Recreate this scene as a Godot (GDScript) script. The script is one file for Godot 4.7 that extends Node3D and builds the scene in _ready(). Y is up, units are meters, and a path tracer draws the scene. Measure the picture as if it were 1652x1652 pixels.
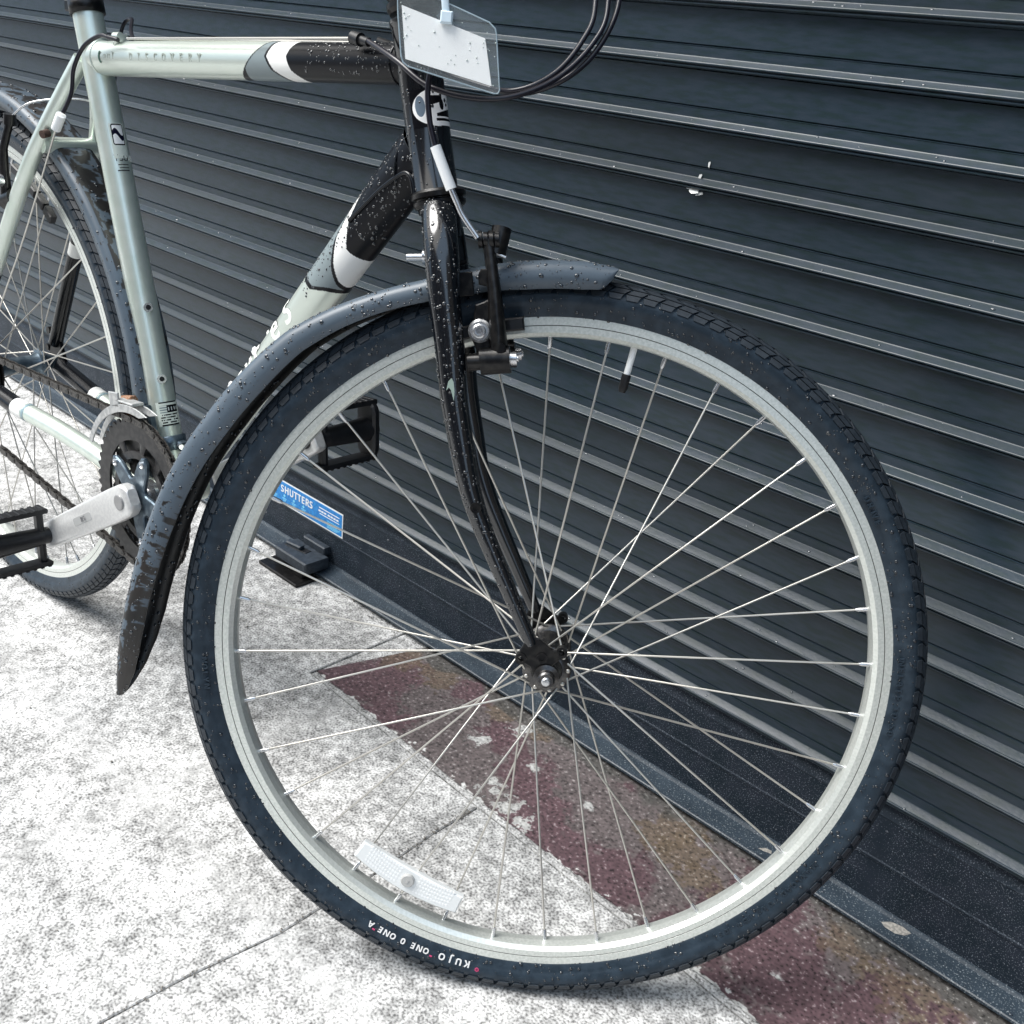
extends Node3D

# ---------------------------------------------------------------- frames of reference
# bicycle frame: x forward, y up, z to the drive side; origin at the rear hub, OY above the ground
const OY := 0.3466
const HUB := Vector3(-1.01934627, 0.34655269, 0.39061232)
var FRAME := Basis(Vector3(0.99931893, 0.0, -0.03690083), Vector3(-0.00114234, 0.99952072, -0.0309359), Vector3(0.03688314, 0.03095698, 0.99883998))
# steered front wheel: x forward, y up, z out of the wheel's drive side; origin at the front hub
const FHUB := Vector3(0.0, 0.34013985, 0.32588745)
var STEER := Basis(Vector3(0.77825414, 0.0, -0.62794944), Vector3(-0.14059684, 0.9746125, -0.17424982), Vector3(0.61200737, 0.22389835, 0.75849621))
var bike_xf: Transform3D
var bike_inv: Transform3D
var front_xf: Transform3D          # front group inside the bicycle node
var M := {}
var rng := RandomNumberGenerator.new()
var used := {}
var XF := Transform3D.IDENTITY      # where the builders below lay their vertices

# ---------------------------------------------------------------- small tools
func numbered(n: String) -> String:
	if not used.has(n):
		used[n] = 0
		return n
	used[n] += 1
	return "%s_%03d" % [n, used[n]]

func new_st() -> SurfaceTool:
	var st := SurfaceTool.new()
	st.begin(Mesh.PRIMITIVE_TRIANGLES)
	return st

func commit(st: SurfaceTool) -> ArrayMesh:
	st.generate_normals()
	return st.commit()

func put(called: String, mesh: Mesh, mat: Material, parent: Node, xf := Transform3D.IDENTITY) -> MeshInstance3D:
	var o := MeshInstance3D.new()
	o.name = called
	o.mesh = mesh
	o.material_override = mat
	o.transform = xf
	o.cast_shadow = GeometryInstance3D.SHADOW_CASTING_SETTING_ON
	parent.add_child(o, true)
	return o

func part(called: String, st: SurfaceTool, mat: Material, parent: Node, xf := Transform3D.IDENTITY) -> MeshInstance3D:
	return put(called, commit(st), mat, parent, xf)

func holder(called: String, parent: Node, xf := Transform3D.IDENTITY) -> Node3D:
	var o := Node3D.new()
	o.name = called
	o.transform = xf
	parent.add_child(o, true)
	return o

func tag(o: Node, label: String, category := "", group := "", kind := "") -> void:
	if label: o.set_meta("label", label)
	if category: o.set_meta("category", category)
	if group: o.set_meta("group", group)
	if kind: o.set_meta("kind", kind)

# grid of points p[i][j]; the outside is where (along j) x (along i) points
func grid(st: SurfaceTool, rows: Array, closed: bool, smooth := 0, uvs: Array = []) -> void:
	var n: int = rows[0].size()
	var m := n if closed else n - 1
	var mirrored := XF.basis.determinant() < 0.0
	st.set_smooth_group(smooth)
	for i in rows.size() - 1:
		var a: PackedVector3Array = rows[i]
		var b: PackedVector3Array = rows[i + 1]
		for j in m:
			var k := (j + 1) % n
			for q in ([[0, j], [1, k], [0, k], [0, j], [1, j], [1, k]] if not mirrored else [[0, j], [0, k], [1, k], [0, j], [1, k], [1, j]]):
				if uvs.size() > 0:
					var jj: int = q[1]
					if closed and k == 0 and q[1] == 0: jj = n
					st.set_uv(uvs[i + q[0]][jj])
				else: st.set_uv(Vector2.ZERO)
				st.add_vertex(XF * (b[q[1]] if q[0] == 1 else a[q[1]]))

func fan(st: SurfaceTool, ring: PackedVector3Array, reverse: bool) -> void:
	var c := Vector3.ZERO
	for p in ring: c += p
	c /= ring.size()
	var flip := reverse != (XF.basis.determinant() < 0.0)
	st.set_smooth_group(-1)
	for j in ring.size():
		var k := (j + 1) % ring.size()
		for p in [c, ring[j] if flip else ring[k], ring[k] if flip else ring[j]]:
			st.set_uv(Vector2.ZERO); st.add_vertex(XF * p)

# tube along a path; radii is an array of Vector2 (along ref, across), one per point, or a single float
func tube(st: SurfaceTool, path: PackedVector3Array, radii, sides := 16, caps := true, ref := Vector3.ZERO, with_uv := false) -> void:
	var rows := []
	var uvs := []
	var last := ref
	var total := 0.0
	for i in path.size() - 1: total += path[i].distance_to(path[i + 1])
	var run := 0.0
	for i in path.size():
		var t := Vector3.ZERO
		if i > 0: t += (path[i] - path[i - 1]).normalized()
		if i < path.size() - 1: t += (path[i + 1] - path[i]).normalized()
		t = t.normalized()
		if last == Vector3.ZERO:
			last = Vector3.UP if absf(t.y) < 0.9 else Vector3.RIGHT
		var base := last if ref == Vector3.ZERO else ref
		var nn := (base - t * base.dot(t)).normalized()
		last = nn
		var bb := t.cross(nn)
		var r: Vector2 = Vector2(radii, radii) if radii is float else (radii[i] if radii[i] is Vector2 else Vector2(radii[i], radii[i]))
		var row := PackedVector3Array()
		var uvr := []
		if i > 0: run += path[i].distance_to(path[i - 1])
		for j in sides:
			var a := TAU * j / sides
			row.append(path[i] + nn * (cos(a) * r.x) + bb * (sin(a) * r.y))
		for j in sides + 1: uvr.append(Vector2(run / total, float(j) / sides))
		rows.append(row); uvs.append(uvr)
	grid(st, rows, true, 1, uvs if with_uv else [])
	if caps:
		fan(st, rows[0], true)
		fan(st, rows[-1], false)

func spline(p: Array, per := 8) -> PackedVector3Array:
	var out := PackedVector3Array()
	for i in p.size() - 1:
		var a: Vector3 = p[max(i - 1, 0)]
		var b: Vector3 = p[i]
		var c: Vector3 = p[i + 1]
		var d: Vector3 = p[min(i + 2, p.size() - 1)]
		for k in per: out.append(b.cubic_interpolate(c, a, d, float(k) / per))
	out.append(p[-1])
	return out

# profile of Vector2(r, z), anticlockwise in (r, z); entries of `hard` are the indices where a crease runs
func lathe(st: SurfaceTool, profile: Array, seg: int, closed := true, hard: Array = [], a0 := 0.0, a1 := TAU) -> void:
	var full := is_equal_approx(a1 - a0, TAU)
	var n := profile.size()
	var cnt := n if closed else n - 1
	var g := 1
	for i in cnt:
		if i in hard: g += 1
		var rows := []
		for q in [profile[i], profile[(i + 1) % n]]:
			var row := PackedVector3Array()
			for j in (seg if full else seg + 1):
				var a := a0 + (a1 - a0) * j / seg
				row.append(Vector3(q.x * cos(a), q.x * sin(a), q.y))
			rows.append(row)
		grid(st, rows, full, g)

func disc_stack(st: SurfaceTool, prof: Array, seg := 20, xf := Transform3D.IDENTITY) -> void:
	# solid of revolution about z, open profile from axis to axis, every edge hard
	var hard := []
	for i in prof.size(): hard.append(i)
	var keep := XF
	XF = XF * xf
	lathe(st, prof, seg, false, hard)
	XF = keep

func inset(poly: PackedVector2Array, d: float) -> PackedVector2Array:
	var out := PackedVector2Array()
	var n := poly.size()
	for i in n:
		var e0 := (poly[i] - poly[(i + n - 1) % n]).normalized()
		var e1 := (poly[(i + 1) % n] - poly[i]).normalized()
		var n0 := Vector2(-e0.y, e0.x)
		var n1 := Vector2(-e1.y, e1.x)
		var b := (n0 + n1)
		if b.length() < 0.01: b = n0
		b = b.normalized()
		out.append(poly[i] + b * d / max(0.4, b.dot(n0)))
	return out

# extruded polygon (anticlockwise in xy) between z0 and z1 with chamfered rims
func prism(st: SurfaceTool, poly_in: PackedVector2Array, z0: float, z1: float, bev := 0.0) -> void:
	var poly := poly_in
	if Geometry2D.is_polygon_clockwise(poly):
		poly = poly.duplicate(); poly.reverse()
	var inner := inset(poly, bev) if bev > 0.0 else poly
	var sets := []
	if bev > 0.0: sets = [[inner, z0], [poly, z0 + bev], [poly, z1 - bev], [inner, z1]]
	else: sets = [[poly, z0], [poly, z1]]
	for s in sets.size() - 1:
		var rows := []
		for q in [sets[s], sets[s + 1]]:
			var row := PackedVector3Array()
			for p in q[0]: row.append(Vector3(p.x, p.y, q[1]))
			rows.append(row)
		grid(st, rows, true, -1)
	var tri := Geometry2D.triangulate_polygon(inner)
	st.set_smooth_group(-1)
	for t in range(0, tri.size(), 3):
		var a := inner[tri[t]]
		var b := inner[tri[t + 1]]
		var c := inner[tri[t + 2]]
		if (b - a).cross(c - a) < 0:
			var x := b
			b = c; c = x
		var mirrored := XF.basis.determinant() < 0.0
		for q in ([a, b, c] if mirrored else [a, c, b]):
			st.set_uv(Vector2.ZERO); st.add_vertex(XF * Vector3(q.x, q.y, z1))
		for q in ([a, c, b] if mirrored else [a, b, c]):
			st.set_uv(Vector2.ZERO); st.add_vertex(XF * Vector3(q.x, q.y, z0))

func add_prism(st: SurfaceTool, poly: PackedVector2Array, z0: float, z1: float, bev: float, xf: Transform3D) -> void:
	var keep := XF
	XF = XF * xf
	prism(st, poly, z0, z1, bev)
	XF = keep

func rect(w: float, h: float) -> PackedVector2Array:
	return PackedVector2Array([Vector2(-w / 2, -h / 2), Vector2(w / 2, -h / 2), Vector2(w / 2, h / 2), Vector2(-w / 2, h / 2)])

func round_rect(w: float, h: float, r: float, n := 5) -> PackedVector2Array:
	var out := PackedVector2Array()
	for q in [[1, -1, -90], [1, 1, 0], [-1, 1, 90], [-1, -1, 180]]:
		for k in n + 1:
			var a := deg_to_rad(q[2] + 90.0 * k / n)
			out.append(Vector2(q[0] * (w / 2 - r), q[1] * (h / 2 - r)) + Vector2(cos(a), sin(a)) * r)
	return out

func add_box(st: SurfaceTool, size: Vector3, at: Vector3, bas := Basis.IDENTITY, bev := 0.001) -> void:
	add_prism(st, rect(size.x, size.y), -size.z / 2, size.z / 2, bev, Transform3D(bas, at))

func add_rod(st: SurfaceTool, a: Vector3, b: Vector3, r: float, sides := 12, r2 := -1.0) -> void:
	tube(st, PackedVector3Array([a, b]), [r, r2 if r2 > 0 else r], sides, true)

func add_ball(st: SurfaceTool, at: Vector3, r: float, squash := 1.0) -> void:
	var pr := []
	for k in 7:
		var a := -PI / 2 + PI * k / 6
		pr.append(Vector2(maxf(cos(a) * r, 0.00001), sin(a) * r * squash))
	var keep := XF
	XF = XF * Transform3D(Basis.IDENTITY, at)
	lathe(st, pr, 10, false)
	XF = keep

# text lying in the xy plane, facing +z
func words(s: String, height: float, depth := 0.0004, font_names := ["Droid Sans"], bold := false) -> TextMesh:
	var f := SystemFont.new()
	f.font_names = PackedStringArray(font_names)
	if bold: f.font_weight = 700
	var t := TextMesh.new()
	t.font = f
	t.text = s
	t.font_size = 32
	t.pixel_size = height / 23.0
	t.depth = depth
	t.curve_step = 2.0
	return t

# the same text laid over a curved surface: `place` takes (x, y, z) of the flat text to a point
func bent(t: TextMesh, place: Callable) -> ArrayMesh:
	var arr := t.surface_get_arrays(0)
	var v: PackedVector3Array = arr[Mesh.ARRAY_VERTEX]
	var idx = arr[Mesh.ARRAY_INDEX]
	var st := new_st()
	st.set_smooth_group(-1)
	if idx != null and idx.size() > 0:
		for i in idx:
			st.set_uv(Vector2.ZERO); st.add_vertex(place.call(v[i]))
	else:
		for p in v:
			st.set_uv(Vector2.ZERO); st.add_vertex(place.call(p))
	return commit(st)

# ---------------------------------------------------------------- materials
func noise(freq: float, seed_: int, octaves := 4, kind := FastNoiseLite.TYPE_SIMPLEX_SMOOTH) -> FastNoiseLite:
	var n := FastNoiseLite.new()
	n.seed = seed_
	n.frequency = freq
	n.noise_type = kind
	n.fractal_octaves = octaves
	return n

func ramp(stops: Array) -> Gradient:
	var g := Gradient.new()
	var off := PackedFloat32Array()
	var col := PackedColorArray()
	for s in stops:
		off.append(s[0]); col.append(s[1])
	g.offsets = off; g.colors = col
	return g

func noise_tex(size: int, n: FastNoiseLite, g: Gradient = null, bump := 0.0) -> NoiseTexture2D:
	var t := NoiseTexture2D.new()
	t.width = size; t.height = size
	t.seamless = true
	t.noise = n
	t.generate_mipmaps = true
	if g: t.color_ramp = g
	if bump > 0.0:
		t.as_normal_map = true
		t.bump_strength = bump
	return t

func mat(col: Color, rough := 0.5, metal := 0.0) -> StandardMaterial3D:
	var m := StandardMaterial3D.new()
	m.albedo_color = col
	m.roughness = rough
	m.metallic = metal
	return m

func worn(col_a: Color, col_b: Color, rough: float, metal: float, scale: float, seed_: int, lo := 0.35, hi := 0.65, bump := 0.0) -> StandardMaterial3D:
	# a surface whose colour drifts between two tones
	var m := mat(Color.WHITE, rough, metal)
	m.albedo_texture = noise_tex(512, noise(0.02, seed_, 5), ramp([[lo, col_a], [hi, col_b]]))
	m.uv1_triplanar = true
	m.uv1_scale = Vector3.ONE * scale
	if bump > 0.0:
		m.normal_enabled = true
		m.normal_texture = noise_tex(512, noise(0.05, seed_ + 7, 4), null, bump)
	return m

func s(r: int, g: int, b: int) -> Color:
	return Color(r / 255.0, g / 255.0, b / 255.0)

func make_materials() -> void:
	M.silver = worn(s(214, 225, 214), s(224, 232, 223), 0.34, 0.62, 3.0, 3)
	M.silver.clearcoat_enabled = true
	M.silver.clearcoat = 0.35
	M.silver.clearcoat_roughness = 0.12
	M.black_paint = mat(s(17, 19, 23), 0.2)
	M.black_paint.metallic_specular = 0.42
	M.black_gloss = mat(s(11, 14, 19), 0.15)
	M.black_gloss.metallic_specular = 1.0
	M.white_paint = mat(s(232, 233, 230), 0.35)
	M.black_plastic = worn(s(14, 15, 18), s(22, 23, 27), 0.42, 0.0, 6.0, 12)
	M.fender = worn(s(72, 82, 92), s(80, 90, 100), 0.4, 0.0, 3.0, 13)
	M.mud = worn(s(30, 27, 24), s(62, 54, 46), 0.8, 0.0, 9.0, 14)
	M.rubber = worn(s(32, 43, 53), s(45, 57, 68), 0.42, 0.0, 6.0, 15, 0.3, 0.7, 0.6)
	M.rubber.metallic_specular = 0.35
	M.tread = worn(s(30, 38, 46), s(42, 50, 58), 0.55, 0.0, 8.0, 16)
	M.rim = worn(s(206, 211, 205), s(226, 229, 224), 0.3, 0.5, 26.0, 17, 0.2, 0.8)
	M.rim_dark = mat(s(40, 42, 42), 0.5, 0.3)
	M.spoke = mat(s(200, 197, 190), 0.28, 0.7)
	M.steel = mat(s(205, 206, 208), 0.25, 0.85)
	M.dark_metal = worn(s(24, 24, 26), s(44, 43, 42), 0.3, 0.55, 9.0, 18)
	M.lock_steel = worn(s(40, 48, 57), s(54, 62, 71), 0.45, 0.1, 9.0, 24)
	M.cage = worn(s(158, 160, 160), s(182, 183, 182), 0.4, 0.3, 9.0, 25)
	M.hub_metal = worn(s(70, 70, 72), s(98, 96, 94), 0.26, 0.85, 9.0, 26)
	M.ring_steel = worn(s(38, 38, 39), s(54, 53, 53), 0.42, 0.4, 8.0, 19)
	M.spider = worn(s(70, 84, 96), s(98, 112, 122), 0.3, 0.6, 6.0, 20)
	M.crank = worn(s(212, 212, 211), s(222, 222, 220), 0.34, 0.5, 16.0, 21)
	M.rust = worn(s(120, 78, 48), s(170, 140, 120), 0.7, 0.2, 30.0, 22)
	M.rust_dark = worn(s(58, 44, 38), s(92, 70, 60), 0.7, 0.2, 30.0, 27)
	M.chain = worn(s(60, 58, 56), s(88, 85, 82), 0.45, 0.5, 30.0, 23)
	M.cable = mat(s(24, 22, 32), 0.3)
	M.white_plastic = mat(s(238, 240, 240), 0.45)
	M.tie = mat(s(205, 222, 232), 0.4)
	M.card = mat(s(250, 250, 248), 0.7)
	M.clear = mat(Color(0.86, 0.91, 0.93, 0.07), 0.05)
	M.clear.transparency = BaseMaterial3D.TRANSPARENCY_ALPHA
	M.pouch_edge = mat(s(150, 168, 178), 0.25)
	M.reflector = mat(s(228, 231, 231), 0.12)
	M.reflector.clearcoat_enabled = true
	# water beads take the tone of what lies under them
	M.drop_black = mat(s(26, 29, 33), 0.03)
	M.drop_fender = mat(s(30, 37, 44), 0.03)
	M.drop_rubber = mat(s(24, 30, 37), 0.03)
	M.drop_silver = mat(s(178, 188, 184), 0.03, 0.1)
	M.drop_slate = mat(s(46, 55, 64), 0.03)
	for k in ["drop_black", "drop_fender", "drop_rubber", "drop_silver", "drop_slate"]:
		M[k].metallic_specular = 0.5
		M[k].clearcoat_enabled = true
		M[k].clearcoat_roughness = 0.02
	M.letter = mat(s(236, 236, 236), 0.5)
	M.ghost = mat(s(236, 238, 232), 0.4)
	M.faded = mat(s(160, 168, 160), 0.5)
	M.ink = mat(s(30, 30, 34), 0.5)
	M.pink = mat(s(205, 70, 120), 0.5)
	# --- the shutter's dark paint: fine streaks along the slat, dust and faint green and violet drift
	M.slat = mat(s(43, 55, 64), 0.36)
	M.slat.metallic_specular = 0.45
	M.slat.albedo_texture = noise_tex(1024, noise(0.012, 31, 5), ramp([[0.2, s(202, 222, 208)], [0.5, s(228, 236, 242)], [0.8, s(255, 250, 255)]]))
	M.slat.uv1_triplanar = true
	M.slat.uv1_world_triplanar = true
	M.slat.uv1_scale = Vector3(2.2, 11.0, 3.0)
	M.slat.normal_enabled = true
	M.slat.normal_texture = noise_tex(1024, noise(0.06, 32, 4), null, 1.2)
	M.slat.normal_scale = 0.3
	# --- bottom rail: the same paint, splashed with pale grit
	M.rail = mat(Color.WHITE, 0.45)
	M.rail.metallic_specular = 0.25
	M.rail.albedo_texture = speckled(1024, 41, s(30, 40, 48), s(44, 50, 60), s(150, 156, 164), 0.70)
	M.rail.uv1_triplanar = true
	M.rail.uv1_world_triplanar = true
	M.rail.uv1_scale = Vector3.ONE * 2.2
	M.flange = mat(Color.WHITE, 0.4)
	M.flange.albedo_texture = speckled(512, 44, s(36, 47, 57), s(52, 64, 75), s(160, 166, 168), 0.70)
	M.flange.uv1_triplanar = true
	M.flange.uv1_world_triplanar = true
	M.flange.uv1_scale = Vector3.ONE * 3.4
	M.slats = []
	for k in 4:
		var m: StandardMaterial3D = M.slat.duplicate()
		var f: float = [1.0, 0.93, 1.05, 0.97][k]
		m.albedo_color = Color(M.slat.albedo_color.r * f, M.slat.albedo_color.g * f, M.slat.albedo_color.b * f)
		m.roughness = [0.36, 0.42, 0.32, 0.38][k]
		M.slats.append(m)
	M.grit = mat(s(188, 187, 184), 0.9)
	M.concrete = concrete()

# fine bright flecks on a drifting ground tone
func speckled(size: int, seed_: int, a: Color, b: Color, fleck: Color, cut: float) -> ImageTexture:
	var base := noise(0.01, seed_, 4).get_seamless_image(size, size)
	var fine := noise(0.22, seed_ + 1, 2).get_seamless_image(size, size)
	var img := Image.create(size, size, false, Image.FORMAT_RGB8)
	for y in size:
		for x in size:
			var v := base.get_pixel(x, y).r
			var f := fine.get_pixel(x, y).r
			var c := a.lerp(b, v)
			if f > cut + 0.14 * (0.5 - v):
				c = c.lerp(fleck, clampf((f - cut) * 9.0, 0.0, 1.0))
			img.set_pixel(x, y, c)
	img.generate_mipmaps()
	return ImageTexture.create_from_image(img)

func concrete() -> StandardMaterial3D:
	var size := 1400
	var coarse := noise(0.008, 51, 4).get_seamless_image(size, size)
	var mid := noise(0.035, 52, 5).get_seamless_image(size, size)
	var fine := noise(0.16, 53, 4).get_seamless_image(size, size)
	var g2 := noise(0.20, 54, 2).get_seamless_image(size, size)
	var img := Image.create(size, size, false, Image.FORMAT_RGB8)
	var hgt := Image.create(size, size, false, Image.FORMAT_L8)
	for y in size:
		for x in size:
			var c := coarse.get_pixel(x, y).r
			var m := mid.get_pixel(x, y).r
			var f := fine.get_pixel(x, y).r
			var v := 0.70 + (f - 0.5) * 0.42 + (m - 0.5) * 0.36 + (c - 0.5) * 0.26
			v -= clampf((0.40 - f) * 1.2, 0.0, 0.12)
			if g2.get_pixel(x, y).r < 0.12: v -= 0.16
			v = clampf(v, 0.26, 0.90)
			img.set_pixel(x, y, Color(v, v * 1.0, v * 0.995))
			hgt.set_pixel(x, y, Color(f * 0.7 + m * 0.3, 0, 0))
	img.generate_mipmaps()
	var nm := hgt.duplicate() as Image
	nm.convert(Image.FORMAT_RGBA8)
	nm.bump_map_to_normal_map(3.0)
	nm.generate_mipmaps()
	var k := mat(Color.WHITE, 0.72)
	k.albedo_texture = ImageTexture.create_from_image(img)
	k.normal_enabled = true
	k.normal_texture = ImageTexture.create_from_image(nm)
	k.normal_scale = 0.35
	k.uv1_triplanar = true
	k.uv1_world_triplanar = true
	k.uv1_scale = Vector3.ONE * 1.05
	return k

# ---------------------------------------------------------------- start
func _ready() -> void:
	rng.seed = 7
	bike_xf = Transform3D(FRAME, HUB - FRAME.y * OY)
	bike_inv = bike_xf.affine_inverse()
	front_xf = bike_inv * Transform3D(STEER, FHUB)
	var cam := Camera3D.new()
	cam.name = "camera"
	cam.transform = Transform3D(Basis(Vector3.UP, 0.715962) * Basis(Vector3.RIGHT, -0.42878278) * Basis(Vector3.BACK, 0.11114808), Vector3(0.5082487, 0.86542069, 0.98426689))
	cam.fov = 52.94
	cam.near = 0.02
	cam.far = 200.0
	add_child(cam)
	cam.make_current()
	var env := Environment.new()
	env.background_mode = Environment.BG_SKY
	var sky := Sky.new()
	var psm := ProceduralSkyMaterial.new()
	psm.sky_top_color = Color(0.76, 0.86, 0.97)
	psm.sky_horizon_color = Color(0.58, 0.65, 0.72)
	psm.sky_curve = 0.25
	psm.ground_bottom_color = Color(0.30, 0.30, 0.30)
	psm.ground_horizon_color = Color(0.45, 0.46, 0.47)
	psm.sun_angle_max = 0.0
	psm.sky_energy_multiplier = 0.88
	sky.sky_material = psm
	env.sky = sky
	env.ambient_light_source = Environment.AMBIENT_SOURCE_SKY
	env.tonemap_mode = Environment.TONE_MAPPER_LINEAR
	env.tonemap_exposure = 2.15
	env.sdfgi_enabled = true
	env.ssao_enabled = true
	env.ssil_enabled = true
	var we := WorldEnvironment.new()
	we.name = "world_environment"
	we.environment = env
	add_child(we)
	var sun := DirectionalLight3D.new()
	sun.name = "sun"
	sun.light_color = Color(1.0, 0.992, 0.98)
	sun.light_energy = 0.8
	sun.light_angular_distance = 40.0
	sun.shadow_enabled = true
	sun.transform = Transform3D(Basis.looking_at(Vector3(0.5, -1.0, -0.45).normalized(), Vector3.UP), Vector3(0, 5, 0))
	add_child(sun)

	make_materials()
	build_ground()
	build_street()
	build_shutter()
	build_bicycle()
	build_pouch()

# ---------------------------------------------------------------- ground
func flat_poly(poly: PackedVector2Array, y0: float, y1: float, bev := 0.0) -> ArrayMesh:
	# polygon given as (x, z), extruded upwards
	var p := PackedVector2Array()
	for q in poly: p.append(Vector2(q.x, -q.y))
	var st := new_st()
	add_prism(st, p, y0, y1, bev, Transform3D(Basis(Vector3.RIGHT, Vector3.FORWARD, Vector3.UP), Vector3.ZERO))
	return commit(st)

func jagged(pts: Array, step := 0.012, amp := 0.0025) -> PackedVector2Array:
	var out := PackedVector2Array()
	for i in pts.size():
		var a: Vector2 = pts[i]
		var b: Vector2 = pts[(i + 1) % pts.size()]
		var n := maxi(1, int(a.distance_to(b) / step))
		for k in n:
			var q := a.lerp(b, float(k) / n)
			if k > 0 or i > 0: q += Vector2(rng.randf_range(-amp, amp), rng.randf_range(-amp, amp))
			out.append(q)
	return out

func build_ground() -> void:
	var base := put("ground", flat_poly(PackedVector2Array([Vector2(-40, -0.4), Vector2(40, -0.4), Vector2(40, 2.38), Vector2(-40, 2.38)]), -0.3, -0.005), M.grit, self)
	tag(base, "dark grit bed under the pale pavement slabs", "ground", "", "structure")
	var pave := holder("pavement", self)
	tag(pave, "pale rough concrete pavement with a dirt filled joint", "pavement", "", "structure")
	# the joint runs away from the shutter at x about -0.155; the long edge of the margin lies at z about 0.22
	var jl := [Vector2(-0.1535, 0.226), Vector2(-0.1545, 0.30), Vector2(-0.149, 0.40), Vector2(-0.1485, 0.52), Vector2(-0.163, 0.62), Vector2(-0.169, 0.70), Vector2(-0.168, 1.0), Vector2(-0.165, 2.38)]
	var left := PackedVector2Array()
	for q in jl: left.append(Vector2(q.x - 0.0003 - rng.randf() * 0.0009, q.y))
	left.append_array(PackedVector2Array([Vector2(-12, 2.38), Vector2(-12, -0.06), Vector2(-0.517, -0.06), Vector2(-0.517, 0.213)]))
	put("slab", flat_poly(left, -0.06, 0.0, 0.0012), M.concrete, pave)
	var right := PackedVector2Array()
	for q in jl: right.append(Vector2(q.x + 0.0003 + rng.randf() * 0.0009, q.y))
	right.reverse()
	right.append_array(PackedVector2Array([Vector2(0.1, 0.232), Vector2(0.26, 0.2415), Vector2(0.6, 0.25), Vector2(12, 0.25), Vector2(12, 2.38)]))
	put("slab", flat_poly(right, -0.06, 0.0, 0.0012), M.concrete, pave)
	# margin slab along the shutter, worn paint on top
	var margin := PackedVector2Array([Vector2(-0.5145, -0.06), Vector2(12, -0.06), Vector2(12, 0.247), Vector2(0.6, 0.247), Vector2(0.26, 0.2385), Vector2(0.1, 0.229), Vector2(-0.153, 0.223), Vector2(-0.5145, 0.211)])
	put("margin_slab", flat_poly(margin, -0.06, -0.001, 0.0012), M.concrete, pave)
	# pale cement smears left on the joint between slab and margin
	var paint := new_st()
	var rows := []
	var uvs := []
	var nx := 60
	var edge := [Vector2(-0.512, 0.206), Vector2(-0.153, 0.218), Vector2(0.1, 0.2245), Vector2(0.26, 0.233), Vector2(0.6, 0.242), Vector2(1.5, 0.242)]
	for i in nx + 1:
		var x := lerpf(-0.512, 1.5, pow(float(i) / nx, 1.3))
		var ze := 0.242
		for k in edge.size() - 1:
			if x >= edge[k].x and x <= edge[k + 1].x:
				ze = lerpf(edge[k].y, edge[k + 1].y, (x - edge[k].x) / (edge[k + 1].x - edge[k].x))
		var z0 := 0.0
		if x < -0.47: z0 = lerpf(0.20, 0.06, (x + 0.512) / 0.042)
		var row := PackedVector3Array()
		var ur := []
		for j in 13:
			var z := lerpf(z0, ze - rng.randf() * 0.003 * (1.0 if j == 12 else 0.0), j / 12.0)
			row.append(Vector3(x, 0.0012, z))
			ur.append(Vector2((x + 0.52) / 2.02, z / 0.25))
		rows.append(row); uvs.append(ur)
	rows.reverse(); uvs.reverse()
	grid(paint, rows, false, 1, uvs)
	var pm := mat(Color.WHITE, 0.55)
	pm.albedo_texture = margin_paint()
	pm.normal_enabled = true
	pm.normal_texture = (M.concrete as StandardMaterial3D).normal_texture
	pm.normal_scale = 0.5
	var ps := part("painted_margin", paint, pm, self)
	tag(ps, "worn dark red and ochre painted strip beside the shutter rail", "painted strip", "", "structure")
	# little stones and crumbs lying on the pavement and along the rail
	var mm := MultiMesh.new()
	mm.transform_format = MultiMesh.TRANSFORM_3D
	var sm := SphereMesh.new()
	sm.radius = 1.0; sm.height = 2.0; sm.radial_segments = 7; sm.rings = 4
	mm.mesh = sm
	mm.instance_count = 700
	for i in 700:
		var p := Vector3(rng.randf_range(-1.0, 0.6), 0.0015, rng.randf_range(0.05, 0.8))
		if i < 320: p.z = 0.034 + absf(rng.randfn(0.0, 0.012))
		if i < 320: p.x = rng.randf_range(-0.7, 0.9)
		if i >= 320 and i < 520:
			p.z = 0.24 + 0.5 * pow(rng.randf(), 1.8)
			p.x = lut([[0.226, -0.1535], [0.30, -0.1545], [0.40, -0.149], [0.52, -0.1485], [0.62, -0.163], [0.70, -0.169]], p.z) + rng.randfn(0.0, 0.0022)
		var r := rng.randf_range(0.0004, 0.0011) * (1.5 if rng.randf() < 0.08 else 1.0)
		mm.set_instance_transform(i, Transform3D(Basis.from_euler(Vector3(rng.randf() * TAU, rng.randf() * TAU, 0)).scaled(Vector3(r * rng.randf_range(0.8, 1.6), r * 0.7, r)), p))
	var mi := MultiMeshInstance3D.new()
	mi.name = "gravel"
	mi.multimesh = mm
	mi.material_override = worn(s(70, 66, 62), s(150, 146, 140), 0.9, 0.0, 9.0, 77)
	add_child(mi, true)
	tag(mi, "tiny stones and crumbs scattered along the shutter rail", "gravel", "", "stuff")

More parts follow.
